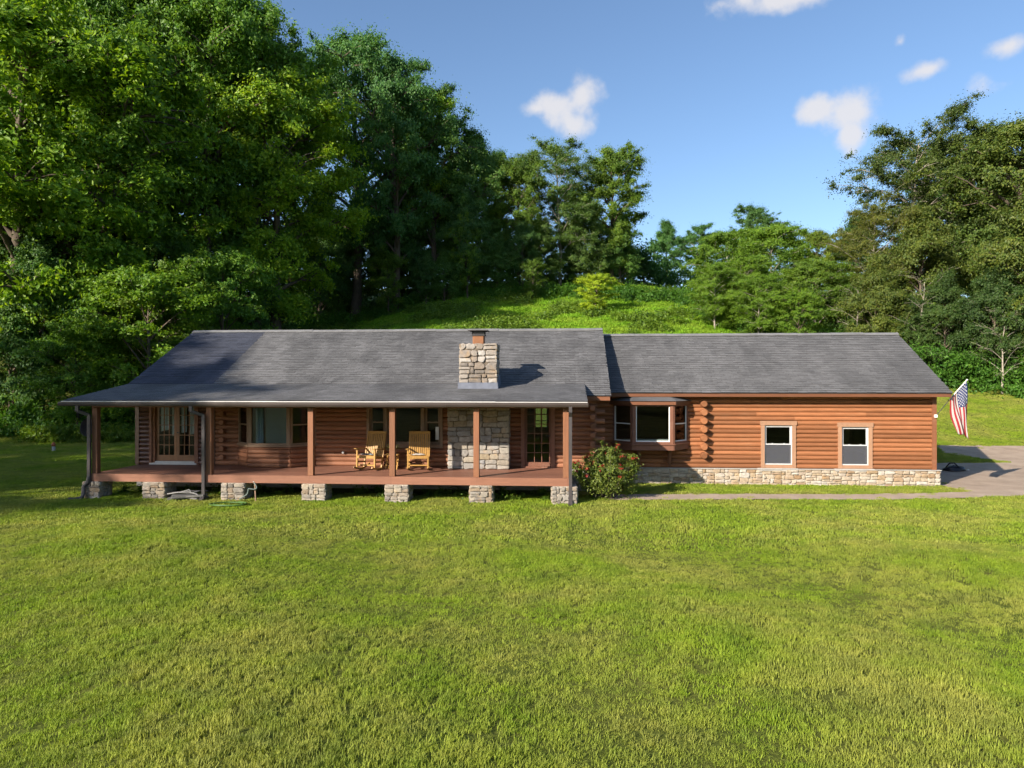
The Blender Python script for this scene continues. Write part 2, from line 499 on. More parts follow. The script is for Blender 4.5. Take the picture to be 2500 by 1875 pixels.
def in_poly(P, X, Y):
    X = np.asarray(X); Y = np.asarray(Y); r = np.zeros(X.shape, bool); n = len(P)
    for i in range(n):
        x0, y0 = P[i]; x1, y1 = P[(i + 1) % n]
        c = ((y0 > Y) != (y1 > Y)) & (X < (x1 - x0) * (Y - y0) / (y1 - y0 + 1e-12) + x0)
        r ^= c
    return r


def path_dist(X, Y):
    d = np.full(np.shape(X), 1e9)
    for (x0, y0), (x1, y1) in zip(PATH_C[:-1], PATH_C[1:]):
        t = np.clip(((X - x0) * (x1 - x0) + (Y - y0) * (y1 - y0)) / ((x1 - x0) ** 2 + (y1 - y0) ** 2), 0, 1)
        d = np.minimum(d, np.hypot(X - (x0 + t * (x1 - x0)), Y - (y0 + t * (y1 - y0))))
    return d


def ground_mat():
    m, nt, N, L = new_mat('lawn soil and thatch')
    out = N('ShaderNodeOutputMaterial'); p = N('ShaderNodeBsdfPrincipled'); L(p.outputs[0], out.inputs[0])
    n = pos_noise(N, L, .35, 5, .6); r = ramp(N, [(.3, (.075, .105, .014)), (.7, (.15, .155, .03))]); L(n, r.inputs[0])
    n2 = pos_noise(N, L, 22, 4, .7); r2 = ramp(N, [(.3, (.45, .45, .45)), (.7, (1.15, 1.15, 1.15))]); L(n2, r2.inputs[0])
    c = mixc(N, L, 'MULTIPLY', 1.0, r.outputs[0], r2.outputs[0])
    L(c, p.inputs['Base Color']); p.inputs['Roughness'].default_value = .95; p.inputs['Specular IOR Level'].default_value = .1
    b = N('ShaderNodeBump'); b.inputs['Strength'].default_value = .6; b.inputs['Distance'].default_value = .05; L(n2, b.inputs['Height']); L(b.outputs[0], p.inputs['Normal'])
    return m


def grass_mat(name, a, b, dry, dry_amount, trans=.3):
    m, nt, N, L = new_mat(name)
    out = N('ShaderNodeOutputMaterial'); p = N('ShaderNodeBsdfPrincipled'); t = N('ShaderNodeBsdfTranslucent'); mx = N('ShaderNodeMixShader')
    g = N('ShaderNodeNewGeometry')
    r = ramp(N, [(0, a), (1, b)]); L(g.outputs['Random Per Island'], r.inputs[0])
    n = pos_noise(N, L, .42, 6, .62)
    dr = ramp(N, [(.40, (0, 0, 0)), (.60, (dry_amount,) * 3)]); L(n, dr.inputs[0])
    c = mixc(N, L, 'MIX', dr.outputs[0], r.outputs[0], dry)
    n2 = pos_noise(N, L, 1.6, 4, .6)
    vr = ramp(N, [(.3, (.66, .72, .72)), (.7, (1.22, 1.17, 1.1))]); L(n2, vr.inputs[0])
    c = mixc(N, L, 'MULTIPLY', 1.0, c, vr.outputs[0])
    L(c, p.inputs['Base Color']); p.inputs['Roughness'].default_value = .6; p.inputs['Specular IOR Level'].default_value = .2
    tc = mixc(N, L, 'MULTIPLY', 1.0, c, (1.2, 1.2, .6)); L(tc, t.inputs['Color'])
    mx.inputs[0].default_value = trans; L(p.outputs[0], mx.inputs[1]); L(t.outputs[0], mx.inputs[2]); L(mx.outputs[0], out.inputs[0])
    return m


def asphalt_mat(name, a, b):
    m, nt, N, L = new_mat(name)
    out = N('ShaderNodeOutputMaterial'); p = N('ShaderNodeBsdfPrincipled'); L(p.outputs[0], out.inputs[0])
    n = pos_noise(N, L, 1.1, 6, .65); r = ramp(N, [(.32, a), (.68, b)]); L(n, r.inputs[0])
    n2 = pos_noise(N, L, 60, 3, .6); r2 = ramp(N, [(.3, (.72, .72, .72)), (.7, (1.2, 1.2, 1.2))]); L(n2, r2.inputs[0])
    c = mixc(N, L, 'MULTIPLY', 1.0, r.outputs[0], r2.outputs[0])
    n3 = pos_noise(N, L, 3.2, 4, .75); r3 = ramp(N, [(.62, (0, 0, 0)), (.7, (.6, .6, .6))]); L(n3, r3.inputs[0])
    c = mixc(N, L, 'MIX', r3.outputs[0], c, (.17, .14, .06))
    L(c, p.inputs['Base Color']); p.inputs['Roughness'].default_value = .9
    b_ = N('ShaderNodeBump'); b_.inputs['Strength'].default_value = .4; b_.inputs['Distance'].default_value = .01; L(n2, b_.inputs['Height']); L(b_.outputs[0], p.inputs['Normal'])
    return m


M['ground'] = ground_mat()
M['grass'] = grass_mat('lawn grass', (.170, .268, .018), (.270, .355, .034), (.340, .335, .080), .74)
M['hillgrass'] = grass_mat('hill grass', (.13, .31, .014), (.25, .43, .026), (.33, .38, .05), .4)
M['asphalt'] = asphalt_mat('worn asphalt', (.27, .198, .142), (.41, .315, .23))
M['pathmat'] = asphalt_mat('worn path', (.29, .22, .16), (.41, .32, .235))


def build_ground():
    xs = np.unique(np.concatenate([np.linspace(-400, -60, 18), np.arange(-60, 60.1, 1.0), np.linspace(60, 400, 18)]))
    ys = np.unique(np.concatenate([np.linspace(-300, -20, 15), np.arange(-20, 0, 2.0), np.arange(0, 110.1, 1.0), np.linspace(110, 600, 20)]))
    X, Y = np.meshgrid(xs, ys); Z = ground_z(X, Y)
    nx, ny = len(xs), len(ys)
    i = np.arange(nx * ny).reshape(ny, nx)
    f = np.stack([i[:-1, :-1], i[:-1, 1:], i[1:, 1:], i[1:, :-1]], -1).reshape(-1, 4)
    o = bpy.data.objects.new('ground', mesh_np('ground', np.stack([X, Y, Z], -1).reshape(-1, 3), f, M['ground'], True))
    link(o); o['kind'] = 'structure'; o['label'] = 'mown lawn rising into a grassy hillside behind the house'


def sheet_on_ground(name, inside, x0, x1, y0, y1, step, lift, mat, label):
    xs = np.arange(x0, x1 + step, step); ys = np.arange(y0, y1 + step, step)
    X, Y = np.meshgrid(xs, ys); wob = .06 * np.sin(X * 5.1 + Y * 3.3) + .05 * np.sin(X * 2.3 - Y * 4.7)
    Z = ground_z(X, Y) + lift
    nx, ny = len(xs), len(ys); i = np.arange(nx * ny).reshape(ny, nx)
    f = np.stack([i[:-1, :-1], i[:-1, 1:], i[1:, 1:], i[1:, :-1]], -1).reshape(-1, 4)
    V = np.stack([X, Y, Z], -1).reshape(-1, 3)
    c = V[f].mean(1)
    keep = inside(c[:, 0] + .04 * np.sin(c[:, 1] * 5), c[:, 1] + .05 * np.sin(c[:, 0] * 4.3) + .03 * np.sin(c[:, 0] * 11))
    f = f[keep]; used, inv = np.unique(f, return_inverse=True)
    o = bpy.data.objects.new(name, mesh_np(name, V[used], inv.reshape(-1, 4), mat, True))
    link(o); o['kind'] = 'structure'; o['label'] = label
    return o


build_ground()
sheet_on_ground('driveway', lambda x, y: in_poly(DRIVE, x, y), 12, 44, 21.8, 37.5, .12, .016, M['asphalt'], 'worn brownish asphalt driveway beside the end of the house')
sheet_on_ground('path', lambda x, y: path_dist(x, y) < .52, 1.0, 14.6, 20.2, 23.2, .08, .024, M['pathmat'], 'narrow worn path running below the stone foundation')


def blades(rng, n, size, h, w, lean, clump=0):
    """grass blades on a size x size patch: bent tapering strips, 3 faces each (2 quads + tip as quad strip)"""
    if clump:
        cc = rng.uniform(-size / 2, size / 2, (clump, 2)); k = rng.integers(0, clump, n)
        xy = cc[k] + rng.normal(0, .030, (n, 2)); hh = rng.uniform(.65, 1.25, clump)[k]
    else:
        xy = rng.uniform(-size / 2, size / 2, (n, 2)); hh = np.ones(n)
    H = h * hh * rng.uniform(.55, 1.2, n); az = rng.uniform(0, 2 * np.pi, n); ln = H * rng.uniform(.15, lean, n)
    d = np.stack([np.cos(az), np.sin(az)], -1); s = np.stack([-d[:, 1], d[:, 0]], -1)
    W = w * rng.uniform(.6, 1.2, n)
    V = np.zeros((n, 5, 3))
    V[:, 0, :2] = xy - s * W[:, None] / 2; V[:, 1, :2] = xy + s * W[:, None] / 2
    m = xy + d * (ln * .35)[:, None]
    V[:, 2, :2] = m + s * (W * .42)[:, None]; V[:, 3, :2] = m - s * (W * .42)[:, None]; V[:, 2, 2] = V[:, 3, 2] = H * .6
    V[:, 4, :2] = xy + d * ln[:, None]; V[:, 4, 2] = H
    V[:, :2, 2] = -.02
    b = np.arange(n)[:, None] * 5
    F = np.concatenate([b + np.array([0, 1, 2]), b + np.array([0, 2, 3]), b + np.array([3, 2, 4])], 0)
    return V.reshape(-1, 3), F


def gn_scatter(name, tiles, P, rot, scl, idx, label, cat, mat):
    col = bpy.data.collections.new(name + '_tiles')
    for i, me in enumerate(tiles):
        col.objects.link(bpy.data.objects.new('%s_tile_%02d' % (name, i), me))
    me = bpy.data.meshes.new(name); me.vertices.add(len(P)); me.vertices.foreach_set('co', np.asarray(P, np.float32).ravel())
    a = me.attributes.new('rot', 'FLOAT_VECTOR', 'POINT'); a.data.foreach_set('vector', np.asarray(rot, np.float32).ravel())
    a = me.attributes.new('scl', 'FLOAT_VECTOR', 'POINT'); a.data.foreach_set('vector', np.asarray(scl, np.float32).ravel())
    a = me.attributes.new('idx', 'INT', 'POINT'); a.data.foreach_set('value', np.asarray(idx, np.int32))
    me.materials.append(mat)
    o = bpy.data.objects.new(name, me); link(o); tag(o, label, cat, kind='stuff')
    ng = bpy.data.node_groups.new(name + '_scatter', 'GeometryNodeTree')
    ng.interface.new_socket('Geometry', in_out='INPUT', socket_type='NodeSocketGeometry')
    ng.interface.new_socket('Geometry', in_out='OUTPUT', socket_type='NodeSocketGeometry')
    N = ng.nodes.new; L = ng.links.new
    gi, go = N('NodeGroupInput'), N('NodeGroupOutput')
    iop = N('GeometryNodeInstanceOnPoints'); ci = N('GeometryNodeCollectionInfo')
    ci.inputs['Collection'].default_value = col; ci.inputs['Separate Children'].default_value = True; ci.inputs['Reset Children'].default_value = True
    iop.inputs['Pick Instance'].default_value = True

    def attr(n, t):
        k = N('GeometryNodeInputNamedAttribute'); k.data_type = t; k.inputs['Name'].default_value = n
        return k.outputs['Attribute']
    L(gi.outputs[0], iop.inputs['Points']); L(ci.outputs[0], iop.inputs['Instance'])
    L(attr('idx', 'INT'), iop.inputs['Instance Index'])
    e2r = N('FunctionNodeEulerToRotation'); L(attr('rot', 'FLOAT_VECTOR'), e2r.inputs[0]); L(e2r.outputs[0], iop.inputs['Rotation'])
    L(attr('scl', 'FLOAT_VECTOR'), iop.inputs['Scale'])
    L(iop.outputs[0], go.inputs[0])
    md = o.modifiers.new('scatter', 'NODES'); md.node_group = ng
    return o


def slope_rot(X, Y, yaw):
    e = .3
    gx = (ground_z(X + e, Y) - ground_z(X - e, Y)) / (2 * e); gy = (ground_z(X, Y + e) - ground_z(X, Y - e)) / (2 * e)
    out = []
    for a, b, w in zip(gx, gy, yaw):
        n = Vector((-a, -b, 1)).normalized()
        q = Vector((0, 0, 1)).rotation_difference(n) @ Matrix.Rotation(w, 3, 'Z').to_quaternion()
        out.append(tuple(q.to_euler()))
    return np.array(out)


def build_grass():
    rng = np.random.default_rng(5)
    tiles = []
    for i in range(5):                       # near lawn
        V, F = blades(rng, 5200, 1.06, .044, .0068, 1.4, clump=260); tiles.append(mesh_np('lawn_patch', V, F, M['grass']))
    for i in range(4):                       # farther lawn, coarser blades
        V, F = blades(rng, 1900, 1.06, .052, .014, 1.2, clump=260); tiles.append(mesh_np('lawn_patch', V, F, M['grass']))
    step = 1.0
    X, Y = np.meshgrid(np.arange(-40, 40, step) + .5, np.arange(4, 52, step) + .5)
    X, Y = X.ravel(), Y.ravel()
    see = (X > -.88 * Y - 1.5) & (X < .65 * Y + 1.5)
    house = ((X > -13.6) & (X < 1.4) & (Y > 20.6) & (Y < 31.5)) | ((X > 1) & (X < 12) & (Y > 24.2) & (Y < 31))
    rd = in_poly(DRIVE, X, Y)
    for dx in (-.4, .4):
        for dy in (-.4, .4): rd = rd & in_poly(DRIVE, X + dx, Y + dy)
    far = ((X < -13) & (Y < 41)) | ((X > 11) & (Y < 51)) | (Y < 24.5)
    k = see & ~house & ~rd & far
    X, Y = X[k], Y[k]
    # tiles that touch path or drive are cut into small quarter tufts so that grass keeps off the paving
    near_pave = (path_dist(X, Y) < 1.25) | ((X > 11.2) & (Y > 21) & (Y < 37.5) & (X < 23))
    a = np.where(~near_pave)[0]
    yaw = rng.uniform(0, 6.283, len(a)).round(3)
    yaw = np.round(yaw / (np.pi / 2)) * (np.pi / 2)
    P = np.stack([X[a], Y[a], ground_z(X[a], Y[a])], -1)
    R = slope_rot(X[a], Y[a], yaw); idx = np.where(Y[a] < 15, rng.integers(0, 5, len(a)), rng.integers(5, 9, len(a)))
    S = np.ones((len(a), 3)); S[:, 2] = rng.uniform(.85, 1.15, len(a)) 
    # small tufts
    V, F = blades(rng, 60, .18, .062, .013, 1.2); 
    tufts = []
    for i in range(4):
        V, F = blades(rng, 64, .20, .06, .013, 1.2); tufts.append(mesh_np('lawn_tuft', V, F, M['grass']))
    b = np.where(near_pave)[0]
    sx, sy = np.meshgrid(np.arange(-.5, .5, .166) + .083, np.arange(-.5, .5, .166) + .083)
    TX = (X[b][:, None] + sx.ravel()[None]).ravel(); TY = (Y[b][:, None] + sy.ravel()[None]).ravel()
    TX += rng.normal(0, .03, len(TX)); TY += rng.normal(0, .03, len(TY))
    edge = .05 * np.sin(TX * 6.0) + .04 * np.sin(TX * 14 + TY * 9)
    ok = (path_dist(TX, TY) > .56 + edge) & ~in_poly(DRIVE, TX, TY + edge) & ~((TX < 12.25) & (TY > 23.8) & (TX > 1))
    stray = rng.random(len(TX)) < .012
    ok = ok | (stray & ~((TX < 12.25) & (TY > 23.8)))
    TX, TY = TX[ok], TY[ok]; n = len(TX)
    P2 = np.stack([TX, TY, ground_z(TX, TY)], -1); R2 = np.zeros((n, 3)); R2[:, 2] = rng.uniform(0, 6.28, n)
    S2 = np.repeat(rng.uniform(.8, 1.25, n)[:, None], 3, 1); i2 = rng.integers(9, 13, n)
    gn_scatter('lawn_grass', tiles + tufts, np.concatenate([P, P2]), np.concatenate([R, R2]), np.concatenate([S, S2]), np.concatenate([idx, i2]),
               'short mown lawn grass around the house', 'grass', M['grass'])
    # the hillside: long grass and weeds
    ht = []
    for i in range(5):
        V, F = blades(rng, 900, 1.3, .30, .035, .9, clump=60); ht.append(mesh_np('hill_patch', V, F, M['hillgrass']))
    for i in range(3):                      # leafy weed clumps
        n = 420; c = rng.normal(0, 1, (n, 3)) * np.array([.28, .28, .2]); c[:, 2] = np.abs(c[:, 2]) + .12
        V, F = leaf_quads(rng, c, rng.normal(0, .6, (n, 3)) + np.array([0, -.2, 1.]), .14, .075); ht.append(mesh_np('weed_clump', V, F, M['weed']))
    X, Y = np.meshgrid(np.arange(-26, 26, 1.0), np.arange(40, 84, 1.0)); X = X.ravel() + rng.uniform(-.4, .4, X.size); Y = Y.ravel() + rng.uniform(-.4, .4, Y.size)
    k = (X > -.46 * Y) & (X < .30 * Y); X, Y = X[k], Y[k]; n = len(X)
    w = rng.random(n) < .06
    P = np.stack([X, Y, ground_z(X, Y)], -1); R = slope_rot(X, Y, rng.uniform(0, 6.28, n)); 
    weedy = (np.sin(X * .5 + 1) * np.sin(Y * .4) + rng.normal(0, .5, n)) > .55
    idx = np.where(weedy, rng.integers(5, 8, n), rng.integers(0, 5, n)); S = np.repeat(rng.uniform(.7, 1.3, n)[:, None], 3, 1); S[weedy] *= 1.35
    gn_scatter('hill_grass', ht, P, R, S, idx, 'long bright grass and weeds on the hillside behind the roof', 'grass', M['hillgrass'])


def leaf_quads(rng, c, nrm, L, W, jitter=.35):
    """diamond leaves at c facing nrm"""
    n = len(c); nrm = nrm / (np.linalg.norm(nrm, axis=1, keepdims=True) + 1e-9)
    r = rng.normal(0, 1, (n, 3)); a = r - nrm * (r * nrm).sum(1, keepdims=True); a /= np.linalg.norm(a, axis=1, keepdims=True) + 1e-9
    b = np.cross(nrm, a)
    l = (L * rng.uniform(1 - jitter, 1 + jitter, n))[:, None] / 2; w = (W * rng.uniform(1 - jitter, 1 + jitter, n))[:, None] / 2
    dr = -nrm * l * .25
    V = np.stack([c - a * l + dr, c + b * w - a * l * .15, c + a * l + dr, c - b * w - a * l * .15], 1).reshape(-1, 3)
    F = np.arange(n * 4).reshape(n, 4)
    return V, F


build_grass()

# ------------------------------------------------------------------ the house
HOUSE_AT = Vector((-1.0, 22.2, 0.0))
house = empty('log_house', HOUSE_AT)
tag(house, 'long low log house with grey shingle roof, stone chimney and front porch', 'house')
_link0 = link


def link(o, parent=None):
    _link0(o, parent)
    if parent is house:
        o.matrix_parent_inverse = Matrix.Translation(-HOUSE_AT)
    return o


HR = random.Random(7)
DECK_Z = .69
ML, MW_Y, MR = -13.92, 22.18, .98           # main wall: left end, plane, right end
WW_Y, WL, WR = 24.0, 1.0, 12.0              # wing wall
EXPO = .1425


def log_mesh(mb, F, u0, u1, z0, h, bulge, back):
    prof = [(back, z0), (back, z0 + h)] + [(bulge * math.sin(math.pi * t) ** .62, z0 + h * (1 - t)) for t in (.0, .10, .26, .5, .74, .90, 1.0)]
    n = len(prof)
    vs = [F.pt(u0, a, b) for a, b in prof] + [F.pt(u1, a, b) for a, b in prof]
    fs = [tuple(range(n)), tuple(range(n, 2 * n))[::-1]] + [(i, n + i, n + (i + 1) % n, (i + 1) % n) for i in range(n)]
    mb.add(vs, fs)


def log_wall(F, parent, mat, z0, z1, openings=(), ends=None, bulge=.05, back=-.10, split=5.5, h=EXPO):
    z = z0
    while z < z1 - .02:
        hh = min(h, z1 - z)
        a, b = (0, F.len) if ends is None else ends(z + hh)
        segs = [(a, b)]
        for ua, ub, za, zb in openings:
            if z + hh * .5 > za and z + hh * .5 < zb:
                segs = [s for q in segs for s in ((q[0], min(q[1], ua)), (max(q[0], ub), q[1])) if s[1] - s[0] > .03]
        for s0, s1 in segs:
            while s1 - s0 > split * 1.4:
                c = s0 + HR.uniform(.5, 1.0) * split
                mb = MB(); log_mesh(mb, F, s0, c - .002, z + .001, hh - .002, bulge * HR.uniform(.92, 1.06), back); mb.build('log', mat, parent); s0 = c
            if s1 - s0 > .03:
                mb = MB(); log_mesh(mb, F, s0, s1, z + .001, hh - .002, bulge * HR.uniform(.92, 1.06), back); mb.build('log', mat, parent)
        z += hh


def wall_part(label=None):
    o = bpy.data.objects.new('wall', None); o.empty_display_size = .2
    link(o, house)
    if label: o['label'] = label
    return o


# --- main front wall behind the porch (addition on the left, main house on the right)
w_add = wall_part('log wall of the addition around the double doors, brown darkened for shade')
Fm = Face((ML, MW_Y), (MR, MW_Y))
mu = lambda x: x - ML
log_wall(Face((-13.81, MW_Y), (-11.36, MW_Y)), w_add, M['log_add'], DECK_Z, 3.05, [(.36, 2.01, .5, 2.9)], bulge=.06)
w_main = wall_part('red brown log wall under the porch roof')
Fw = Face((-11.25, MW_Y), (MR, MW_Y)); wu = lambda x: x + 11.25
log_wall(Fw, w_main, M['log_main'], DECK_Z, 3.05, [(wu(-10.47), wu(-7.93), .5, 2.75), (wu(-6.27), wu(-3.83), 1.285, 2.72), (wu(-3.5), wu(-1.78), .5, 3.2), (wu(-1.365), wu(-.30), .5, 2.72)])
box('corner_trim', M['log_add'], house, -13.925, -13.80, MW_Y - .07, MW_Y + .1, DECK_Z + .004, 3.0)
box('corner_trim', M['log_add'], house, -11.34, -11.262, MW_Y - .075, MW_Y + .06, DECK_Z + .004, 3.0)
# foundation under the main house
box('foundation', M['block'], house, -13.9, .95, MW_Y - .02, MW_Y + .2, -.3, DECK_Z - .06)
# end and back walls of the main house
MRIDGE_Y, MRIDGE_Z, MSL = 26.83, 5.345, .488
MBACK = 31.4
w_l = wall_part(); w_r = wall_part(); w_b = wall_part()


def gable_ends(ridge_u, ridge_z, slope, total, drop=.16):
    def f(z):
        d = (ridge_z - drop - z) / slope
        return (max(0, ridge_u - d), min(total, ridge_u + d)) if d > .1 else (ridge_u - .05, ridge_u + .05)
    return f


Fl = Face((ML, MBACK), (ML, MW_Y)); log_wall(Fl, w_l, M['log_add'], .1, 5.1, ends=gable_ends(MBACK - MRIDGE_Y, MRIDGE_Z, MSL, Fl.len), split=9)
Fr = Face((MR, MW_Y + .1), (MR, MBACK)); log_wall(Fr, w_r, M['log_main'], .1, 5.1, ends=gable_ends(MRIDGE_Y - MW_Y - .1, MRIDGE_Z, MSL, Fr.len), split=9)
Fb = Face((MR, MBACK), (ML, MBACK)); log_wall(Fb, w_b, M['log_main'], .1, 3.0, [(MR + .76, MR + 1.32, 1.35, 2.6)], split=9)
# back window that shows daylight through the porch door
bw = Face((-.76, MBACK + .02), (-1.32, MBACK + .02)); wn = bpy.data.objects.new('window', None); link(wn, house)
mb = MB()
for u in (.02, .28, .54): bw.box(mb, u - .02, u + .02, -.06, .06, 1.35, 2.6)
for z in (1.38, 1.68, 1.97, 2.27, 2.57): bw.box(mb, 0, .56, -.055, .055, z - .015, z + .015)
mb.build('sash', M['trim_brown'], wn); bw.part('pane', M['glass'], wn, .0, .56, -.005, .003, 1.36, 2.58)

# --- wing walls
w_wing = wall_part('orange stained log siding of the right wing')
Fg = Face((WL, WW_Y), (WR - .13, WW_Y)); gu = lambda x: x - WL
SILL_Z = .52
log_wall(Fg, w_wing, M['log_wing'], SILL_Z, 3.2, [(gu(1.66), gu(4.04), 1.16, 2.86), (gu(6.52), gu(7.50), .5, 2.03), (gu(8.97), gu(9.94), .5, 2.0)], bulge=.05, split=3.6)
box('corner_trim', M['fascia'], house, 11.86, 12.0, WW_Y - .07, WW_Y + .12, SILL_Z, 3.15)
WRIDGE_Y, WRIDGE_Z, WSL, WEAVE_Y, WEAVE_Z = 27.24, 5.15, .567, 23.5, 3.03
WBACK = 30.5
w_we = wall_part(); w_wb = wall_part()
Fe = Face((WR, WW_Y + .13), (WR, WBACK)); log_wall(Fe, w_we, M['log_wing'], SILL_Z, 4.95, ends=gable_ends(WRIDGE_Y - WW_Y - .13, WRIDGE_Z, WSL, Fe.len), split=9)
Fk = Face((WR, WBACK), (WL, WBACK)); log_wall(Fk, w_wb, M['log_wing'], SILL_Z, 3.2, split=9)

# interiors: floors, partitions, a ceiling; light comes in through the windows only
box('interior_floor', M['floor_in'], house, ML + .1, MR - .1, MW_Y + .12, MBACK - .1, .56, .64)
box('interior_floor', M['floor_in'], house, MR + .1, WR - .1, WW_Y + .12, WBACK - .1, .50, .58)
box('interior_wall', M['interior'], house, -11.4, -11.3, MW_Y + .12, MBACK - .12, .6, 3.0)
box('interior_wall', M['interior'], house, -7.0, -6.9, MW_Y + 2.6, MBACK - .12, .6, 3.0)
box('interior_wall', M['interior'], house, -6.9, -2.2, MW_Y + 4.4, MW_Y + 4.5, .6, 3.0)
box('interior_wall', M['interior'], house, 4.55, 4.65, WW_Y + .1, WBACK - .1, .6, 3.1)
box('interior_wall', M['interior'], house, 1.1, 2.7, WW_Y + 2.6, WW_Y + 2.7, .6, 3.1)
box('interior_ceiling', M['interior'], house, ML + .1, MR - .1, MW_Y + .12, MBACK - .1, 3.02, 3.06)
box('interior_ceiling', M['interior'], house, MR + .12, WR - .12, WW_Y + .14, WBACK - .1, 3.12, 3.16)

# --- log ends at the corners
def log_end(parent, p, axis, length, r, mat, sides=8, spin=.0):
    mb = MB(); p = Vector(p); a = Vector(axis).normalized()
    s = Vector((0, 0, 1)).cross(a).normalized(); t = a.cross(s)
    ring = [p + s * math.cos(spin + (k + .5) * math.tau / sides) * r + t * math.sin(spin + (k + .5) * math.tau / sides) * r for k in range(sides)]
    mb.prism(ring, a * length)
    return mb.build('log_end', mat, parent, bevel=.01)


for k in range(7):                                     # crosswall logs of the wing
    log_end(house, (4.57, WW_Y + .02, .945 + k * .2835), (0, -1, 0), .34 + HR.uniform(-.02, .03), .104, M['log_wing'], 12)
for k in range(7):                                     # right corner of the main house
    z = .775 + k * .278
    log_end(house, (.85, MW_Y + .05, z + .12), (0, -1, 0), .36, .088, M['log_main'], 8)
    log_end(house, (.93, MW_Y + .03, z - .02), (1, 0, 0), .31, .082, M['log_main'], 10)
for k in range(7):                                     # old corner between house and addition
    z = .80 + k * .278
    log_end(house, (-10.97, MW_Y + .05, z + .15), (0, -1, 0), .26, .085, M['log_main'], 8)

# --- windows ------------------------------------------------------------------------
def sash_window(F, u0, u1, z0, z1, frame_mat, sash_mat, glass_up, glass_lo, parent=house, rail=None, fw=.045, sw=.04, n=0.0, depth=.09, screen=False, label=None):
    w = bpy.data.objects.new('window', None); link(w, parent)
    if label: w['label'] = label
    mb = MB()
    F.box(mb, u0, u0 + fw, n - depth, n, z0, z1); F.box(mb, u1 - fw, u1, n - depth, n, z0, z1)
    F.box(mb, u0 + fw, u1 - fw, n - depth, n, z0, z0 + fw); F.box(mb, u0 + fw, u1 - fw, n - depth, n, z1 - fw, z1)
    mb.build('frame', frame_mat, w)
    a0, a1, b0, b1 = u0 + fw, u1 - fw, z0 + fw, z1 - fw

    def sash(c0, c1, nn, glass):
        mb = MB()
        F.box(mb, a0, a0 + sw, nn - .03, nn, c0, c1); F.box(mb, a1 - sw, a1, nn - .03, nn, c0, c1)
        F.box(mb, a0 + sw, a1 - sw, nn - .03, nn, c0, c0 + sw); F.box(mb, a0 + sw, a1 - sw, nn - .03, nn, c1 - sw, c1)
        mb.build('sash', sash_mat, w)
        F.part('pane', glass, w, a0 + sw, a1 - sw, nn - .018, nn - .012, c0 + sw, c1 - sw)
    if rail is None:
        sash(b0, b1, n - .02, glass_up)
    else:
        sash(rail - sw * .5, b1, n - .025, glass_up)
        sash(b0, rail + sw * .5, n - .058, glass_lo)
        if screen:
            F.part('insect_screen', M['screen'], w, a0 + .004, a1 - .004, n - .016, n - .012, b0 + .004, rail - .012)
            mb = MB(); F.box(mb, a0 + .002, a1 - .002, n - .022, n - .006, rail - .016, rail + .016); mb.build('screen_rail', sash_mat, w)
        for k in (.27, .73):
            u = a0 + (a1 - a0) * k
            F.part('sash_lock', sash_mat, w, u - .025, u + .025, n - .02, n + .002, rail + .018, rail + .036)
    return w


# wing windows with tan trim
for x0, x1, zt in ((6.445, 7.567, 2.035), (8.91, 9.994, 1.99)):
    F = Face((x0, WW_Y), (x1, WW_Y)); W = F.len
    w = sash_window(F, .115, W - .115, .645, zt - .085, M['vinyl'], M['vinyl'], M['dark_glass'], M['dark_glass'], rail=(.645 + zt - .085) / 2 + .02, n=.035, depth=.13, screen=True, fw=.035, sw=.035,
                    label='white vinyl sash window in tan trim with half screen')
    F.part('trim', M['trim_tan'], w, 0, .118, -.02, .075, SILL_Z + .02, zt)
    F.part('trim', M['trim_tan'], w, W - .118, W, -.02, .075, SILL_Z + .02, zt)
    F.part('trim', M['trim_tan'], w, .118, W - .118, -.02, .065, SILL_Z + .02, .648)
    F.part('trim', M['trim_tan'], w, -.025, W + .025, -.02, .085, zt - .09, zt + .05)
    F.part('sill', M['concrete'], w, -.11, W + .06, -.06, .12, .445, SILL_Z + .012, bevel=.01)
# timber standing inside behind the right window
MB().bar((9.35, WW_Y + .6, .6), (9.55, WW_Y + .7, 2.2), .12, .03).build('leaning_board', M['chair'], house)

# triple window under the porch
F = Face((-6.27, MW_Y), (-3.83, MW_Y)); W = F.len
zb, zt = 1.40, 2.64
trip = [(.10, .60, 2.085), (.66, 1.80, None), (1.86, W - .08, 2.085)]
for a, b, r in trip:
    sash_window(F, a, b, zb, zt, M['trim_taupe'], M['trim_taupe'], M['glass'], M['glass'], rail=r, n=.02, fw=.035, sw=.04, label='taupe framed window of the triple set behind the rocking chairs')
for n_, a, b, c, d in (('trim', 0, .10, 1.285, 2.72), ('trim', W - .08, W, 1.285, 2.72), ('trim', .60, .66, zb, zt), ('trim', 1.80, 1.86, zb, zt), ('trim', .1, W - .08, zt, 2.72), ('sill', .1, W - .08, 1.285, zb)):
    F.part(n_, M['trim_taupe'], house, a, b, -.05, .075 if n_ == 'trim' else .085, c, d)

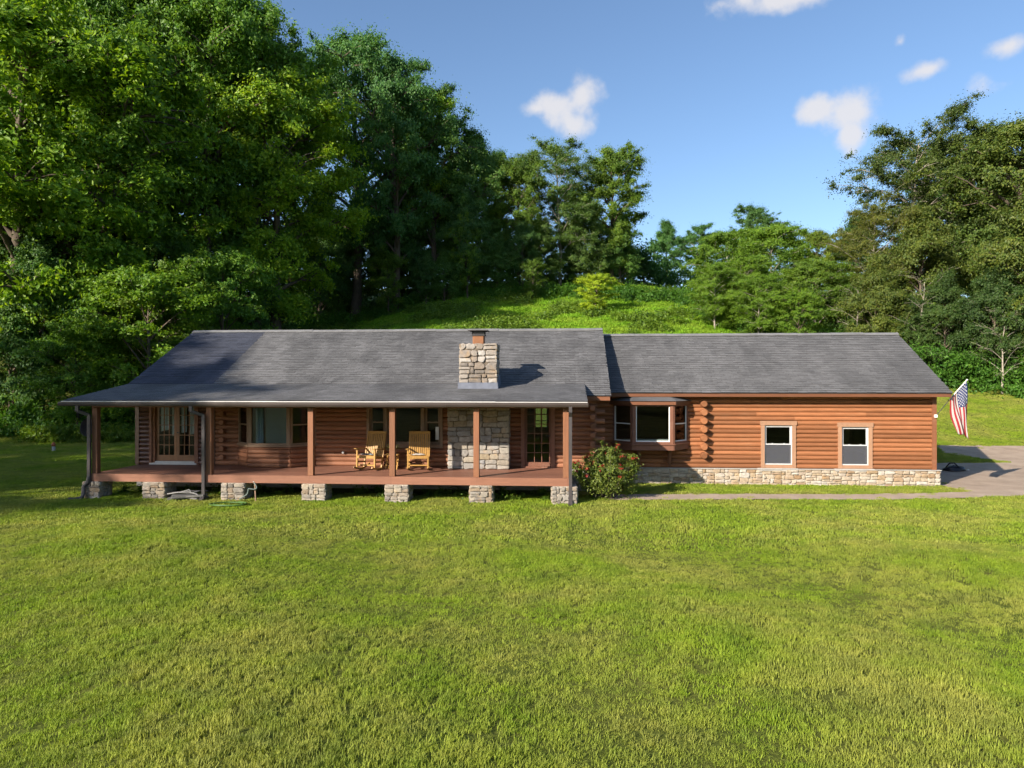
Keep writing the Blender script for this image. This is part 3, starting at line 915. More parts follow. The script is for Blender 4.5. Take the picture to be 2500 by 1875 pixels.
# left bay window on the porch
bay = [(-10.47, MW_Y), (-9.86, 21.52), (-8.52, 21.52), (-7.93, MW_Y)]
bayw = bpy.data.objects.new('bay_window', None); link(bayw, house); bayw['label'] = 'wide three-sided bay window on a log base'
for i in range(3):
    F = Face(bay[i], bay[i + 1])
    log_wall(F, bayw, M['log_main'], DECK_Z, 1.335, back=-.06, bulge=.045)
    F.part('sill', M['trim_taupe'], bayw, -.03, F.len + .03, -.05, .07, 1.337, 1.40, bevel=.008)
    mb = MB(); w0 = .11 if i == 1 else .07
    F.box(mb, 0.0, w0, -.06, .03, 1.402, 2.62); F.box(mb, F.len - w0, F.len, -.06, .03, 1.402, 2.62); F.box(mb, w0, F.len - w0, -.06, .03, 2.56, 2.62); F.box(mb, w0, F.len - w0, -.06, .03, 1.402, 1.45)
    mb.build('frame', M['trim_taupe'], bayw)
    if i == 1:
        F.part('pane', M['glass_bay'], bayw, w0, F.len - w0, -.03, -.024, 1.45, 2.56)
    else:
        F.part('rail', M['trim_taupe'], bayw, w0, F.len - w0, -.05, .012, 2.0, 2.045)
        F.part('pane', M['glass'], bayw, w0, F.len - w0, -.03, -.024, 1.45, 2.0); F.part('pane', M['glass'], bayw, w0, F.len - w0, -.02, -.014, 2.045, 2.56)
    F.part('header', M['log_main'], bayw, 0, F.len, -.06, .04, 2.62, 3.0)
mb = MB(); mb.prism([(-10.47, MW_Y, .70), (-9.86, 21.54, .70), (-8.52, 21.54, .70), (-7.93, MW_Y, .70)], (0, 0, .64)); mb.build('bay_floor', M['interior'], bayw)
mb = MB()
xs = np.linspace(-9.7, -9.45, 14)
for a, b in zip(xs[:-1], xs[1:]):
    mb.prism([(a, 21.72 + .03 * math.sin(a * 70), 1.36), (b, 21.72 + .03 * math.sin(b * 70), 1.36), (b, 21.725 + .03 * math.sin(b * 70), 1.36), (a, 21.725 + .03 * math.sin(a * 70), 1.36)], (0, 0, 1.3))
mb.build('curtain', M['curtain'], bayw)
MB().box(-9.42, -8.60, 21.80, 21.806, 1.36, 2.6).build('blind', M['blind'], bayw)  # added behind the wide pane for its bluish grey look

# wing bay window
bayg = [(1.62, WW_Y), (2.19, 23.3), (3.50, 23.3), (4.07, WW_Y)]
bw2 = bpy.data.objects.new('bay_window', None); link(bw2, house); bw2['label'] = 'brown bay window with its own little hipped roof'
for i in range(3):
    F = Face(bayg[i], bayg[i + 1])
    F.part('skirt', M['trim_brown'], bw2, -.01, F.len + .01, -.05, .05, 1.15, 1.315)
    F.part('sill', M['trim_brown'], bw2, -.03, F.len + .03, -.05, .09, 1.317, 1.36, bevel=.008)
    w0 = .11 if i == 1 else .06
    mb = MB(); F.box(mb, 0, w0, -.06, .04, 1.362, 2.62); F.box(mb, F.len - w0, F.len, -.06, .04, 1.362, 2.62); F.box(mb, w0, F.len - w0, -.06, .03, 1.362, 1.425); F.box(mb, w0, F.len - w0, -.06, .03, 2.575, 2.62)
    mb.build('frame', M['trim_brown'], bw2)
    mb = MB(); F.box(mb, w0, w0 + .03, -.05, -.005, 1.425, 2.575); F.box(mb, F.len - w0 - .03, F.len - w0, -.05, -.005, 1.425, 2.575)
    if i != 1: F.box(mb, w0 + .03, F.len - w0 - .03, -.045, -.008, 1.985, 2.02)
    mb.build('sash', M['white'], bw2)
    F.part('pane', M['glass'], bw2, w0 + .03, F.len - w0 - .03, -.03, -.024, 1.425, 2.575)
    F.part('fascia', M['fascia'], bw2, -.07, F.len + .07, .02, .12, 2.625, 2.745)
mb = MB(); mb.prism([(1.62, WW_Y, 1.16), (2.19, 23.32, 1.16), (3.50, 23.32, 1.16), (4.07, WW_Y, 1.16)], (0, 0, .30)); mb.build('seat_board', M['white'], bw2)
mb = MB()
e = [(1.42, WW_Y + .02, 2.75), (2.11, 23.14, 2.75), (3.58, 23.14, 2.75), (4.27, WW_Y + .02, 2.75)]; t = [(2.12, 23.88, 2.93), (2.32, 23.72, 2.935), (3.37, 23.72, 2.935), (3.57, 23.88, 2.93)]
mb.add(e + t + [(2.0, WW_Y + .02, 2.93), (3.69, WW_Y + .02, 2.93)], [(0, 1, 5, 4), (1, 2, 6, 5), (2, 3, 7, 6), (0, 4, 8), (3, 9, 7), (4, 5, 6, 7), (4, 7, 9, 8), (3, 2, 1, 0)])
mb.build('roof', M['sh_wing'], bw2)
for x in (2.45, 3.46): MB().prism([(x - .05, WW_Y - .06, .56), (x - .05, WW_Y - .12, .6), (x - .05, WW_Y - .35, 1.148), (x - .05, WW_Y - .06, 1.148)], (.1, 0, 0)).build('bracket', M['trim_brown'], bw2)

# --- doors ----------------------------------------------------------------------------
def glazed_leaf(F, u0, u1, z0, z1, parent, stile, bottom, top, cols, rows, mat, n=-.06, name='door'):
    d = bpy.data.objects.new(name, None); link(d, parent)
    mb = MB()
    F.box(mb, u0, u0 + stile, n - .045, n, z0, z1); F.box(mb, u1 - stile, u1, n - .045, n, z0, z1)
    F.box(mb, u0 + stile, u1 - stile, n - .045, n, z0, z0 + bottom); F.box(mb, u0 + stile, u1 - stile, n - .045, n, z1 - top, z1)
    mb.build('frame', mat, d)
    a0, a1, b0, b1 = u0 + stile, u1 - stile, z0 + bottom, z1 - top
    mb = MB()
    for i in range(1, cols): x = a0 + (a1 - a0) * i / cols; F.box(mb, x - .011, x + .011, n - .035, n - .004, b0, b1)
    for j in range(1, rows): z = b0 + (b1 - b0) * j / rows; F.box(mb, a0, a1, n - .034, n - .006, z - .011, z + .011)
    mb.build('muntins', mat, d)
    for i in range(cols):
        for j in range(rows):
            x0 = a0 + (a1 - a0) * i / cols; x1 = a0 + (a1 - a0) * (i + 1) / cols; y0 = b0 + (b1 - b0) * j / rows; y1 = b0 + (b1 - b0) * (j + 1) / rows
            F.part('pane', M['glass'], d, x0 + .011, x1 - .011, n - .024, n - .019, y0 + .011, y1 - .011)
    return d


F = Face((-13.45, MW_Y), (-11.80, MW_Y))
F.part('door_trim', M['trim_brown'], house, 0, .09, -.06, .085, DECK_Z + .004, 2.9); F.part('door_trim', M['trim_brown'], house, 1.53, 1.65, -.06, .085, DECK_Z + .004, 2.9); F.part('door_trim', M['trim_brown'], house, .09, 1.53, -.06, .08, 2.72, 2.9)
F.part('door_jamb', M['log_main'], house, .09, .165, -.12, .03, DECK_Z + .06, 2.72)
F.part('threshold', M['drip'], house, .02, 1.60, -.12, .10, DECK_Z + .003, DECK_Z + .055)
F.part('threshold', M['drip'], house, .17, 1.53, -.10, .03, DECK_Z + .057, DECK_Z + .105)
d1 = glazed_leaf(F, .17, .855, .80, 2.70, house, .085, .19, .09, 3, 5, M['door_wood']); d2 = glazed_leaf(F, .862, 1.53, .80, 2.70, house, .085, .19, .09, 3, 5, M['door_wood'])
mb = MB(); mb.tube([F.pt(.905, -.06, 1.72), F.pt(.905, .0, 1.72)], .018); mb.tube([F.pt(.905, -.005, 1.72), F.pt(1.0, -.005, 1.72)], .011); mb.build('handle', M['iron'], d2)
for u0, u1, zb_ in ((.27, .56, 1.75), (.66, .80, 1.6), (.98, 1.16, 1.7), (1.26, 1.46, 1.65)):
    mb = MB(); xs = np.linspace(u0, u1, 12)
    for a, b in zip(xs[:-1], xs[1:]):
        k = lambda v: -.15 + .02 * math.sin(v * 60)
        mb.add([F.pt(a, k(a), zb_ + .2 * (a - u0)), F.pt(b, k(b), zb_ + .2 * (b - u0)), F.pt(b, k(b), 2.7), F.pt(a, k(a), 2.7), F.pt(a, k(a) - .006, zb_ + .2 * (a - u0)), F.pt(b, k(b) - .006, zb_ + .2 * (b - u0)), F.pt(b, k(b) - .006, 2.7), F.pt(a, k(a) - .006, 2.7)],
               [(0, 1, 2, 3), (5, 4, 7, 6), (0, 4, 5, 1), (3, 2, 6, 7)])
    mb.build('curtain', M['curtain'], house)

F = Face((-1.365, MW_Y), (-.30, MW_Y))
F.part('door_trim', M['trim_brown'], house, 0, .115, -.06, .085, DECK_Z + .004, 2.85); F.part('door_trim', M['trim_brown'], house, .95, 1.065, -.06, .085, DECK_Z + .004, 2.85); F.part('door_trim', M['trim_brown'], house, .115, .95, -.06, .08, 2.72, 2.85)
F.part('threshold', M['trim_brown'], house, .115, .95, -.12, .07, DECK_Z + .003, DECK_Z + .04)
d3 = glazed_leaf(F, .118, .947, .735, 2.715, house, .07, .12, .07, 3, 6, M['trim_brown'], n=-.02)
mb = MB(); mb.tube([F.pt(.885, -.03, 1.68), F.pt(.885, .03, 1.68)], .02); mb.tube([F.pt(.885, .03, 1.68), F.pt(.80, .03, 1.68)], .011); mb.build('handle', M['iron'], d3)
MB().tube([(-7.02, MW_Y - .05, 1.13), (-7.02, MW_Y - .13, 1.13)], .035, 10).build('hose_bib', M['drip'], house)
MB().box(-4.05, -3.95, MW_Y - .10, MW_Y - .05, 1.55, 1.95).build('thermometer', M['drip'], house)

# --- deck, rim boards, posts, piers ------------------------------------------------------
DX0, DX1, DY0, DY1 = -13.70, .07, 19.72, MW_Y - .002
deck = bpy.data.objects.new('deck', None); link(deck, house); deck['label'] = 'red brown board porch floor'
joints = [DX0, -11.9, -10.25, -8.6, -7.22, -5.9, -4.86, -3.6, -2.47, -1.2, DX1]
nrow = 17; bwid = (DY1 - DY0) / nrow
for r in range(nrow):
    y0 = DY0 + r * bwid; js = joints[::2] if r % 2 else [joints[0]] + joints[1::2] + [joints[-1]]
    for a, b in zip(js[:-1], js[1:]):
        dz = HR.uniform(-.0015, .0015)
        MB().box(a + .002, b - .002, y0 + .002, y0 + bwid - .002, DECK_Z - .035, DECK_Z + dz).build('deck_board', M['deck'], deck)
for a, b in zip([DX0, -10.25, -7.22, -4.86, -2.47], [-10.25, -7.22, -4.86, -2.47, DX1]):
    box('rim_board', M['rim'], deck, a + .001, b - .001, DY0 - .045, DY0 - .002, .475, DECK_Z + .004)
box('rim_board', M['rim'], deck, DX0 - .045, DX0 - .002, DY0 - .045, DY1, .475, DECK_Z + .004)
box('rim_board', M['rim'], deck, DX1 + .002, DX1 + .045, DY0 - .045, DY1, .475, DECK_Z + .004)
for x in np.arange(DX0 + .3, DX1, .6): box('joist', M['soffit'], deck, x - .02, x + .02, DY0, DY1, .48, DECK_Z - .037)
POSTS = [-13.66, -10.22, -7.22, -4.86, -2.47, .03]
for x in POSTS:
    h = .08
    box('porch_post', M['post'], house, x - h, x + h, 19.73, 19.73 + 2 * h, DECK_Z + .003, 2.62, bevel=.006)
box('porch_beam', M['rim'], house, DX0 - .05, DX1 + .06, 19.735, 19.885, 2.621, 2.80)
box('porch_ceiling', M['soffit'], house, -14.3, .55, 19.62, MW_Y - .08, 2.815, 2.83)


# --- stonework -------------------------------------------------------------------------
def bsp(rng, x0, y0, x1, y1, tw, th, out):
    w, h = x1 - x0, y1 - y0
    sw, sh = w / tw, h / th
    if sw < 1.35 and sh < 1.35 and (sw * sh < 1.25 or rng.random() < .5):
        out.append((x0, y0, x1, y1)); return
    if sw < .6 and sh < .6: out.append((x0, y0, x1, y1)); return
    if sw > sh * rng.uniform(.75, 1.3):
        c = x0 + w * rng.uniform(.27, .73); bsp(rng, x0, y0, c, y1, tw, th, out); bsp(rng, c, y0, x1, y1, tw, th, out)
    else:
        c = y0 + h * rng.uniform(.34, .66); bsp(rng, x0, y0, x1, c, tw, th, out); bsp(rng, x0, c, x1, y1, tw, th, out)


def stone_poly(rng, r, gap, rough):
    x0, y0, x1, y1 = r; w, h = x1 - x0, y1 - y0; m = min(w, h)
    x0 += gap; x1 -= gap; y0 += gap; y1 -= gap
    c = [m * rng.choice((rng.uniform(.04, .14), rng.uniform(.10, .32))) for _ in range(4)]
    P = [(x0 + c[0], y0), ((x0 + x1) / 2, y0), (x1 - c[1], y0), (x1, y0 + c[1]), (x1, (y0 + y1) / 2), (x1, y1 - c[2]), (x1 - c[2], y1), ((x0 + x1) / 2, y1), (x0 + c[3], y1), (x0, y1 - c[3]), (x0, (y0 + y1) / 2), (x0, y0 + c[0])]
    j = m * rough
    return [(x + rng.uniform(-j, j), y + rng.uniform(-j, j)) for x, y in P]


def stone_mesh(mb, O, U, V, Nn, poly, proud, bevel):
    n = len(poly); cx = sum(p[0] for p in poly) / n; cy = sum(p[1] for p in poly) / n
    def P(x, y, k, d):
        return O + U * (cx + (x - cx) * k) + V * (cy + (y - cy) * k) + Nn * d
    size = min(max(p[0] for p in poly) - min(p[0] for p in poly), max(p[1] for p in poly) - min(p[1] for p in poly))
    k = max(.6, 1 - 2 * bevel / size)
    vs = [P(x, y, 1, -.03) for x, y in poly] + [P(x, y, 1, proud - bevel * .8) for x, y in poly] + [P(x, y, k, proud) for x, y in poly] + [P(cx, cy, 1, proud + bevel * .35)]
    fs = [(i, (i + 1) % n, n + (i + 1) % n, n + i) for i in range(n)] + [(n + i, n + (i + 1) % n, 2 * n + (i + 1) % n, 2 * n + i) for i in range(n)] + [(2 * n + i, 2 * n + (i + 1) % n, 3 * n) for i in range(n)]
    mb.add(vs, fs)


def stone_face(parent, mat, O, U, V, w, h, tw, th, seed, proud=.035, gap=.007, rough=.09, bevel=.018, joined=False):
    rng = random.Random(seed); O, U, V = Vector(O), Vector(U).normalized(), Vector(V).normalized(); Nn = U.cross(V)
    cells = []; bsp(rng, 0, 0, w, h, tw, th, cells); mbj = MB()
    for r in cells:
        poly = stone_poly(rng, r, gap, rough); pr = proud * rng.uniform(.55, 1.3)
        if joined: stone_mesh(mbj, O, U, V, Nn, poly, pr, bevel)
        else:
            mb = MB(); stone_mesh(mb, O, U, V, Nn, poly, pr, bevel); mb.build('stone', mat, parent, smooth=False)
    if joined:
        o = mbj.build('side_stones', M['st_mass'], parent); o['kind'] = 'stuff'


X_, Y_, Z_ = (1, 0, 0), (0, 1, 0), (0, 0, 1)
PIERS = [(-13.71, .52), (-11.81, .66), (-9.47, .67), (-7.10, .67), (-4.71, .67), (-2.33, .64), (-.01, .70)]
for i, (x, w) in enumerate(PIERS):
    p = box('pier', M['mortar_pale'], house, x - w / 2 + .02, x + w / 2 - .02, 19.66, 20.24, -.15, .47)
    stone_face(p, M['st_pier'], (x - w / 2, 19.66, -.10), X_, Z_, w, .565, .25 if i < 6 else .17, .12 if i < 6 else .15, 100 + i, proud=.045, gap=.006, rough=.15, bevel=.012)
    stone_face(p, None, (x + w / 2 - .02, 19.64, -.10), Y_, Z_, .6, .565, .24, .13, 200 + i, proud=.04, joined=True)
    stone_face(p, None, (x - w / 2 + .02, 20.24, -.10), (0, -1, 0), Z_, .6, .565, .24, .13, 300 + i, proud=.04, joined=True)
# wing foundation
fd = box('foundation', M['mortar_pale'], house, 1.0, 12.10, 23.93, 24.2, -.15, .50)
fd['label'] = 'low foundation wall of pale fieldstone'
stone_face(fd, M['st_found'], (1.9, 23.93, -.06), X_, Z_, 10.2, .555, .27, .125, 41, proud=.05, gap=.006, rough=.15, bevel=.013)
box('ledge', M['concrete'], fd, 1.0, 12.12, 23.86, 24.0, .497, .518)
stone_face(fd, None, (12.10, 23.92, -.06), Y_, Z_, 6.5, .56, .3, .14, 42, joined=True)
box('foundation', M['mortar_pale'], house, 11.9, 12.10, 24.2, 30.5, -.15, .50)
# chimney: broad base on the porch, stack through the roof
ch = box('chimney', M['mortar'], house, -3.55, -1.73, 21.60, 22.5, DECK_Z + .002, 3.05)
ch['label'] = 'fieldstone chimney with clay flue'
stone_face(ch, M['st_porch'], (-3.59, 21.60, DECK_Z + .01), X_, Z_, 1.90, 2.12, .38, .19, 54, proud=.05, gap=.008, rough=.09, bevel=.013)
stone_face(ch, None, (-1.73, 21.58, DECK_Z + .01), Y_, Z_, .60, 2.12, .34, .2, 52, joined=True)
stone_face(ch, None, (-3.55, 22.18, DECK_Z + .01), (0, -1, 0), Z_, .60, 2.12, .34, .2, 53, joined=True)
box('stack', M['mortar'], ch, -3.21, -2.10, 21.70, 22.52, 2.95, 4.50)
stone_face(ch, M['st_chim'], (-3.25, 21.70, 3.33), X_, Z_, 1.185, 1.22, .33, .185, 61, proud=.05, gap=.013, rough=.085, bevel=.013)
stone_face(ch, None, (-2.10, 21.66, 3.30), Y_, Z_, .88, 1.24, .3, .17, 62, joined=True)
stone_face(ch, None, (-3.21, 22.54, 3.30), (0, -1, 0), Z_, .88, 1.24, .3, .17, 63, joined=True)
stone_face(ch, M['st_chim'], (-3.25, 21.66, 4.49), X_, Y_, 1.185, .9, .3, .3, 64, proud=.06, gap=.012, joined=False)
mb = MB(); mb.box(-3.255, -2.06, 21.615, 21.66, 3.08, 3.345); mb.prism([(-3.29, 21.62, 3.10), (-3.265, 21.62, 3.345), (-3.265, 22.5, 3.60), (-3.29, 22.5, 3.2)], (.02, 0, 0)); mb.prism([(-2.045, 21.62, 3.10), (-2.07, 21.62, 3.345), (-2.07, 22.5, 3.60), (-2.045, 22.5, 3.2)], (.02, 0, 0)); mb.box(-3.32, -2.0, 21.50, 21.62, 3.118, 3.126)
mb.build('flashing', M['flashing'], ch)
MB().box(-2.85, -2.50, 21.87, 22.22, 4.5, 4.80).build('flue', M['clay'], ch, bevel=.02)
mb = MB(); mb.box(-2.885, -2.465, 21.835, 22.255, 4.80, 4.825); mb.box(-2.885, -2.465, 21.835, 22.255, 4.93, 4.945)
for k in range(13):
    t = k / 12
    for p in ((-2.86 + .37 * t, 21.86), (-2.86 + .37 * t, 22.23), (-2.86, 21.86 + .37 * t), (-2.49, 21.86 + .37 * t)): mb.box(p[0] - .006, p[0] + .006, p[1] - .006, p[1] + .006, 4.82, 4.935)
mb.build('spark_cage', M['iron'], ch)
MB().box(-2.98, -2.37, 21.72, 22.36, 4.946, 4.97).build('flue_lid', M['iron'], ch)

# --- roofs -------------------------------------------------------------------------------
def tab_mesh(w, L, lift, mat):
    mb = MB(); mb.add([(-w / 2, 0, 0), (w / 2, 0, 0), (w / 2, 0, lift), (-w / 2, 0, lift), (w / 2, L, 0.001), (-w / 2, L, 0.001)],
                      [(0, 1, 2, 3), (3, 2, 4, 5), (1, 4, 2), (0, 3, 5)])
    me = mb.mesh('shingle', mat); me.materials.append(M['butt']); me.polygons[0].material_index = 1
    return me


def shingled(name, x0, x1, Ye, ze, Yr, zr, mat, seed, singles=0, thick=.035, label=None, lift0=.009, lift1=.017):
    """sheathing slab plus shingle tabs on the slope from (Ye, ze) up to (Yr, zr)"""
    rng = np.random.default_rng(seed)
    d = Vector((0, Yr - Ye, zr - ze)); SL = d.length; d.normalize(); nrm = Vector((0, -d.z, d.y))
    mb = MB(); mb.prism([Vector((x0, Ye, ze)), Vector((x0, Yr, zr)), Vector((x0, Yr, zr)) - Vector((0, 0, thick)), Vector((x0, Ye, ze)) - Vector((0, 0, thick))], (x1 - x0, 0, 0))
    o = mb.build(name, M['deckboard'], house)
    if label: o['label'] = label
    ex, tw = .138, .305; nc = int(SL / ex)
    V = []; Fq = []; count = 0; singles_left = singles
    variants = [tab_mesh(tw - .008, ex * 1.25, l, mat) for l in (.010, .013, .017)] if singles else None
    frame = Matrix(((1, 0, 0), (0, d.y, nrm.y), (0, d.z, nrm.z))).to_4x4()
    for c in range(nc + 1):
        off = (c % 2) * tw / 2 + rng.uniform(-.03, .03)
        x = x0 + .0 - off
        v = c * ex - .03
        L_ = min(ex * 1.25, SL - v)
        while x < x1:
            a, b = max(x, x0 - .012), min(x + tw, x1 + .012); x += tw
            if b - a < .04: continue
            lift = rng.uniform(lift0, lift1); dv = rng.normal(0, .004)
            whole = b - a > tw - .01
            if singles_left > 0 and whole and L_ > ex * 1.2:
                s = bpy.data.objects.new('shingle', variants[rng.integers(0, 3)])
                P = Vector(((a + b) / 2, Ye, ze)) + d * (v + dv) + nrm * .003
                s.matrix_basis = Matrix.Translation(P) @ frame
                link(s, o); singles_left -= 1; continue
            P0 = Vector((0, Ye, ze)) + d * (v + dv) + nrm * .003; P1 = Vector((0, Ye, ze)) + d * (v + dv + L_) + nrm * .004
            lo = P0 + nrm * lift; g = .004; n0 = len(V)
            V += [(a + g, P0.y, P0.z), (b - g, P0.y, P0.z), (b - g, lo.y, lo.z), (a + g, lo.y, lo.z), (b - g, P1.y, P1.z), (a + g, P1.y, P1.z)]
            Fq += [(n0, n0 + 1, n0 + 2, n0 + 3), (n0 + 3, n0 + 2, n0 + 4, n0 + 5), (n0 + 1, n0 + 4, n0 + 4, n0 + 2), (n0, n0 + 3, n0 + 5, n0 + 5)]
    F4 = []
    tri = []
    for f in Fq:
        u = list(dict.fromkeys(f)); (F4 if len(u) == 4 else tri).append(u)
    m = bpy.data.meshes.new('shingles'); m.from_pydata(V, [], F4 + tri); m.materials.append(mat); m.materials.append(M['butt'])
    mi = np.zeros(len(m.polygons), np.int32); mi[0:len(F4):2] = 1; m.polygons.foreach_set('material_index', mi)
    s = bpy.data.objects.new('shingles', m); link(s, o); s['kind'] = 'stuff'
    return o


PE_Y, PE_Z, PK_Y, PK_Z = 19.57, 2.835, 22.60, 3.285
XA = -11.57
RL, RR, PR = -14.49, 1.41, .62
ME_Y = 21.93; ME_Z = MRIDGE_Z - MSL * (MRIDGE_Y - ME_Y)
r_main = shingled('roof', XA, RR, ME_Y, ME_Z, MRIDGE_Y, MRIDGE_Z, M['sh_main'], 1, label='weathered grey shingle slope of the main roof')
r_add = shingled('roof', RL, XA - .004, ME_Y, ME_Z, MRIDGE_Y, MRIDGE_Z, M['sh_add'], 2, label='newer blue black shingle slope over the addition')
r_porch = shingled('roof', RL, PR, PE_Y, PE_Z, PK_Y, PK_Z + .012, M['sh_main'], 3, lift0=.003, lift1=.006, label='low sloped porch roof in grey shingles')
r_wing = shingled('roof', RR - .3, 12.26, WEAVE_Y, WEAVE_Z, WRIDGE_Y, WRIDGE_Z, M['sh_wing'], 4, singles=300, label='grey shingle roof of the right wing')
mb = MB(); mb.prism([(RL, MRIDGE_Y, MRIDGE_Z), (RL, MBACK + .4, MRIDGE_Z - MSL * (MBACK + .4 - MRIDGE_Y)), (RL, MBACK + .4, MRIDGE_Z - .1 - MSL * (MBACK + .4 - MRIDGE_Y)), (RL, MRIDGE_Y, MRIDGE_Z - .1)], (RR - RL, 0, 0)); mb.build('roof', M['sh_main'], house)
mb = MB(); mb.prism([(RR - .3, WRIDGE_Y, WRIDGE_Z), (RR - .3, WBACK + .4, WRIDGE_Z - WSL * (WBACK + .4 - WRIDGE_Y)), (RR - .3, WBACK + .4, WRIDGE_Z - .1 - WSL * (WBACK + .4 - WRIDGE_Y)), (RR - .3, WRIDGE_Y, WRIDGE_Z - .1)], (12.26 - RR + .3, 0, 0)); mb.build('roof', M['sh_wing'], house)
# ridge caps and vents
def ridge(x0, x1, Y, Z, step, mat):
    x = x0; k = 0
    while x < x1 - .02:
        b = min(x + step, x1); dz = HR.uniform(-.006, .01)
        MB().prism([(x, Y - .15, Z - .055 + dz), (x, Y, Z + .022 + dz), (x, Y + .15, Z - .055 + dz), (x, Y + .15, Z - .075 + dz), (x, Y, Z + .0 + dz), (x, Y - .15, Z - .075 + dz)], (b - x - .004, 0, .004)).build('ridge_cap', mat, house)
        x = b; k += 1


ridge(RL, RR, MRIDGE_Y, MRIDGE_Z + .03, 1.2, M['ridge']); ridge(RR + .02, 12.26, WRIDGE_Y, WRIDGE_Z + .03, 1.2, M['ridge'])
# fascia boards, rakes, soffits
box('fascia', M['fascia'], house, RR + .01, 12.22, WEAVE_Y + .015, WEAVE_Y + .05, WEAVE_Z - .145, WEAVE_Z - .012)
box('drip_edge', M['iron'], house, RR + .01, 12.25, WEAVE_Y - .012, WEAVE_Y + .012, WEAVE_Z - .03, WEAVE_Z - .004)
box('soffit', M['fascia'], house, RR + .01, 12.2, WEAVE_Y + .05, WW_Y + .02, WEAVE_Z - .125, WEAVE_Z - .105)
box('fascia', M['fascia'], house, PR + .01, RR - .03, ME_Y + .01, ME_Y + .045, ME_Z - .16, ME_Z - .02)
box('soffit', M['fascia'], house, PR + .01, RR - .03, ME_Y + .045, MW_Y + .02, ME_Z - .15, ME_Z - .13)
def rake(x, Ye, ze, Yr, zr, mat):
    MB().prism([(x, Ye + .02, ze - .015), (x, Yr, zr - .015), (x, Yr, zr - .17), (x, Ye + .02, ze - .17)], (.03, 0, 0)).build('rake_board', mat, house)
rake(RL + .02, PE_Y, PE_Z, PK_Y, PK_Z, M['fascia']); rake(RL + .02, ME_Y, ME_Z, MRIDGE_Y, MRIDGE_Z, M['fascia']); rake(RR - .05, ME_Y, ME_Z, MRIDGE_Y, MRIDGE_Z, M['fascia']); rake(PR - .05, PE_Y, PE_Z, PK_Y, PK_Z, M['gutter']); rake(12.21, WEAVE_Y, WEAVE_Z, WRIDGE_Y, WRIDGE_Z, M['fascia'])
# porch gutter with pale drip edge
def gutter(x0, x1, y, z):
    prof = [(0, 0), (-.10, .0), (-.10, -.035), (-.115, -.05), (-.112, -.075), (-.085, -.125), (0, -.125)]
    mb = MB(); mb.prism([(x0, y + a, z + b) for a, b in prof], (x1 - x0, 0, 0)); return mb.build('gutter', M['gutter'], house)
gutter(RL - .10, -9.0, PE_Y - .005, PE_Z - .045); gutter(-8.998, -3.3, PE_Y - .005, PE_Z - .05); gutter(-3.298, PR + .02, PE_Y - .005, PE_Z - .042)
for a, b, dz in ((RL, -11.2, .0), (-11.2, -8.1, .008), (-8.1, -4.9, -.002), (-4.9, -1.9, .004), (-1.9, PR, -.008)):
    box('drip_edge', M['drip'], house, a + .002, b - .002, PE_Y - .118, PE_Y - .004, PE_Z - .043 + dz * .2, PE_Z - .022 + dz * .6)
# downspouts
def spout(x, elbow=0.0, foot=True, mat=M['spout'], xt=None):
    xt = x if xt is None else xt; mb = MB()
    mb.box(xt - .045, xt + .045, 19.46, 19.53, 2.52, 2.68)
    mb.bar((xt, 19.495, 2.53), (x, 19.64, 2.40), .085, .065, up=(0, 1, 0)); mb.box(x - .045, x + .045, 19.60, 19.668, .33 if elbow else .0, 2.42)
    if elbow:
        mb.tube([(x, 19.63, .62), (x - .02, 19.61, .45), (x - .12, 19.57, .33), (x - .10, 19.53, .12), (x - .12, 19.48, .02), (x - .26, 19.40, -.02), (x - .42, 19.36, -.01)], .06, 10)
    o = mb.build('downspout', mat, house)
    if foot: MB().prism([(x - .05, 19.60, .10), (x + .05, 19.60, .10), (x + .06, 19.40, -.02), (x - .06, 19.40, -.02)], (0, .06, .03)).build('downspout_foot', mat, house)
spout(-13.76, elbow=1, foot=False, xt=-14.02); spout(-10.32, xt=-10.62); spout(.155)

box('satellite_mount', M['spout'], house, -13.86, -13.78, 19.84, 19.88, 2.2, 2.26)

# ------------------------------------------------------------------ things on and around the porch
def copy_tree(o, parent=None):
    c = o.copy(); C.objects.link(c)
    if parent is not None: c.parent = parent
    for ch_ in list(o.children): copy_tree(ch_, c)
    return c


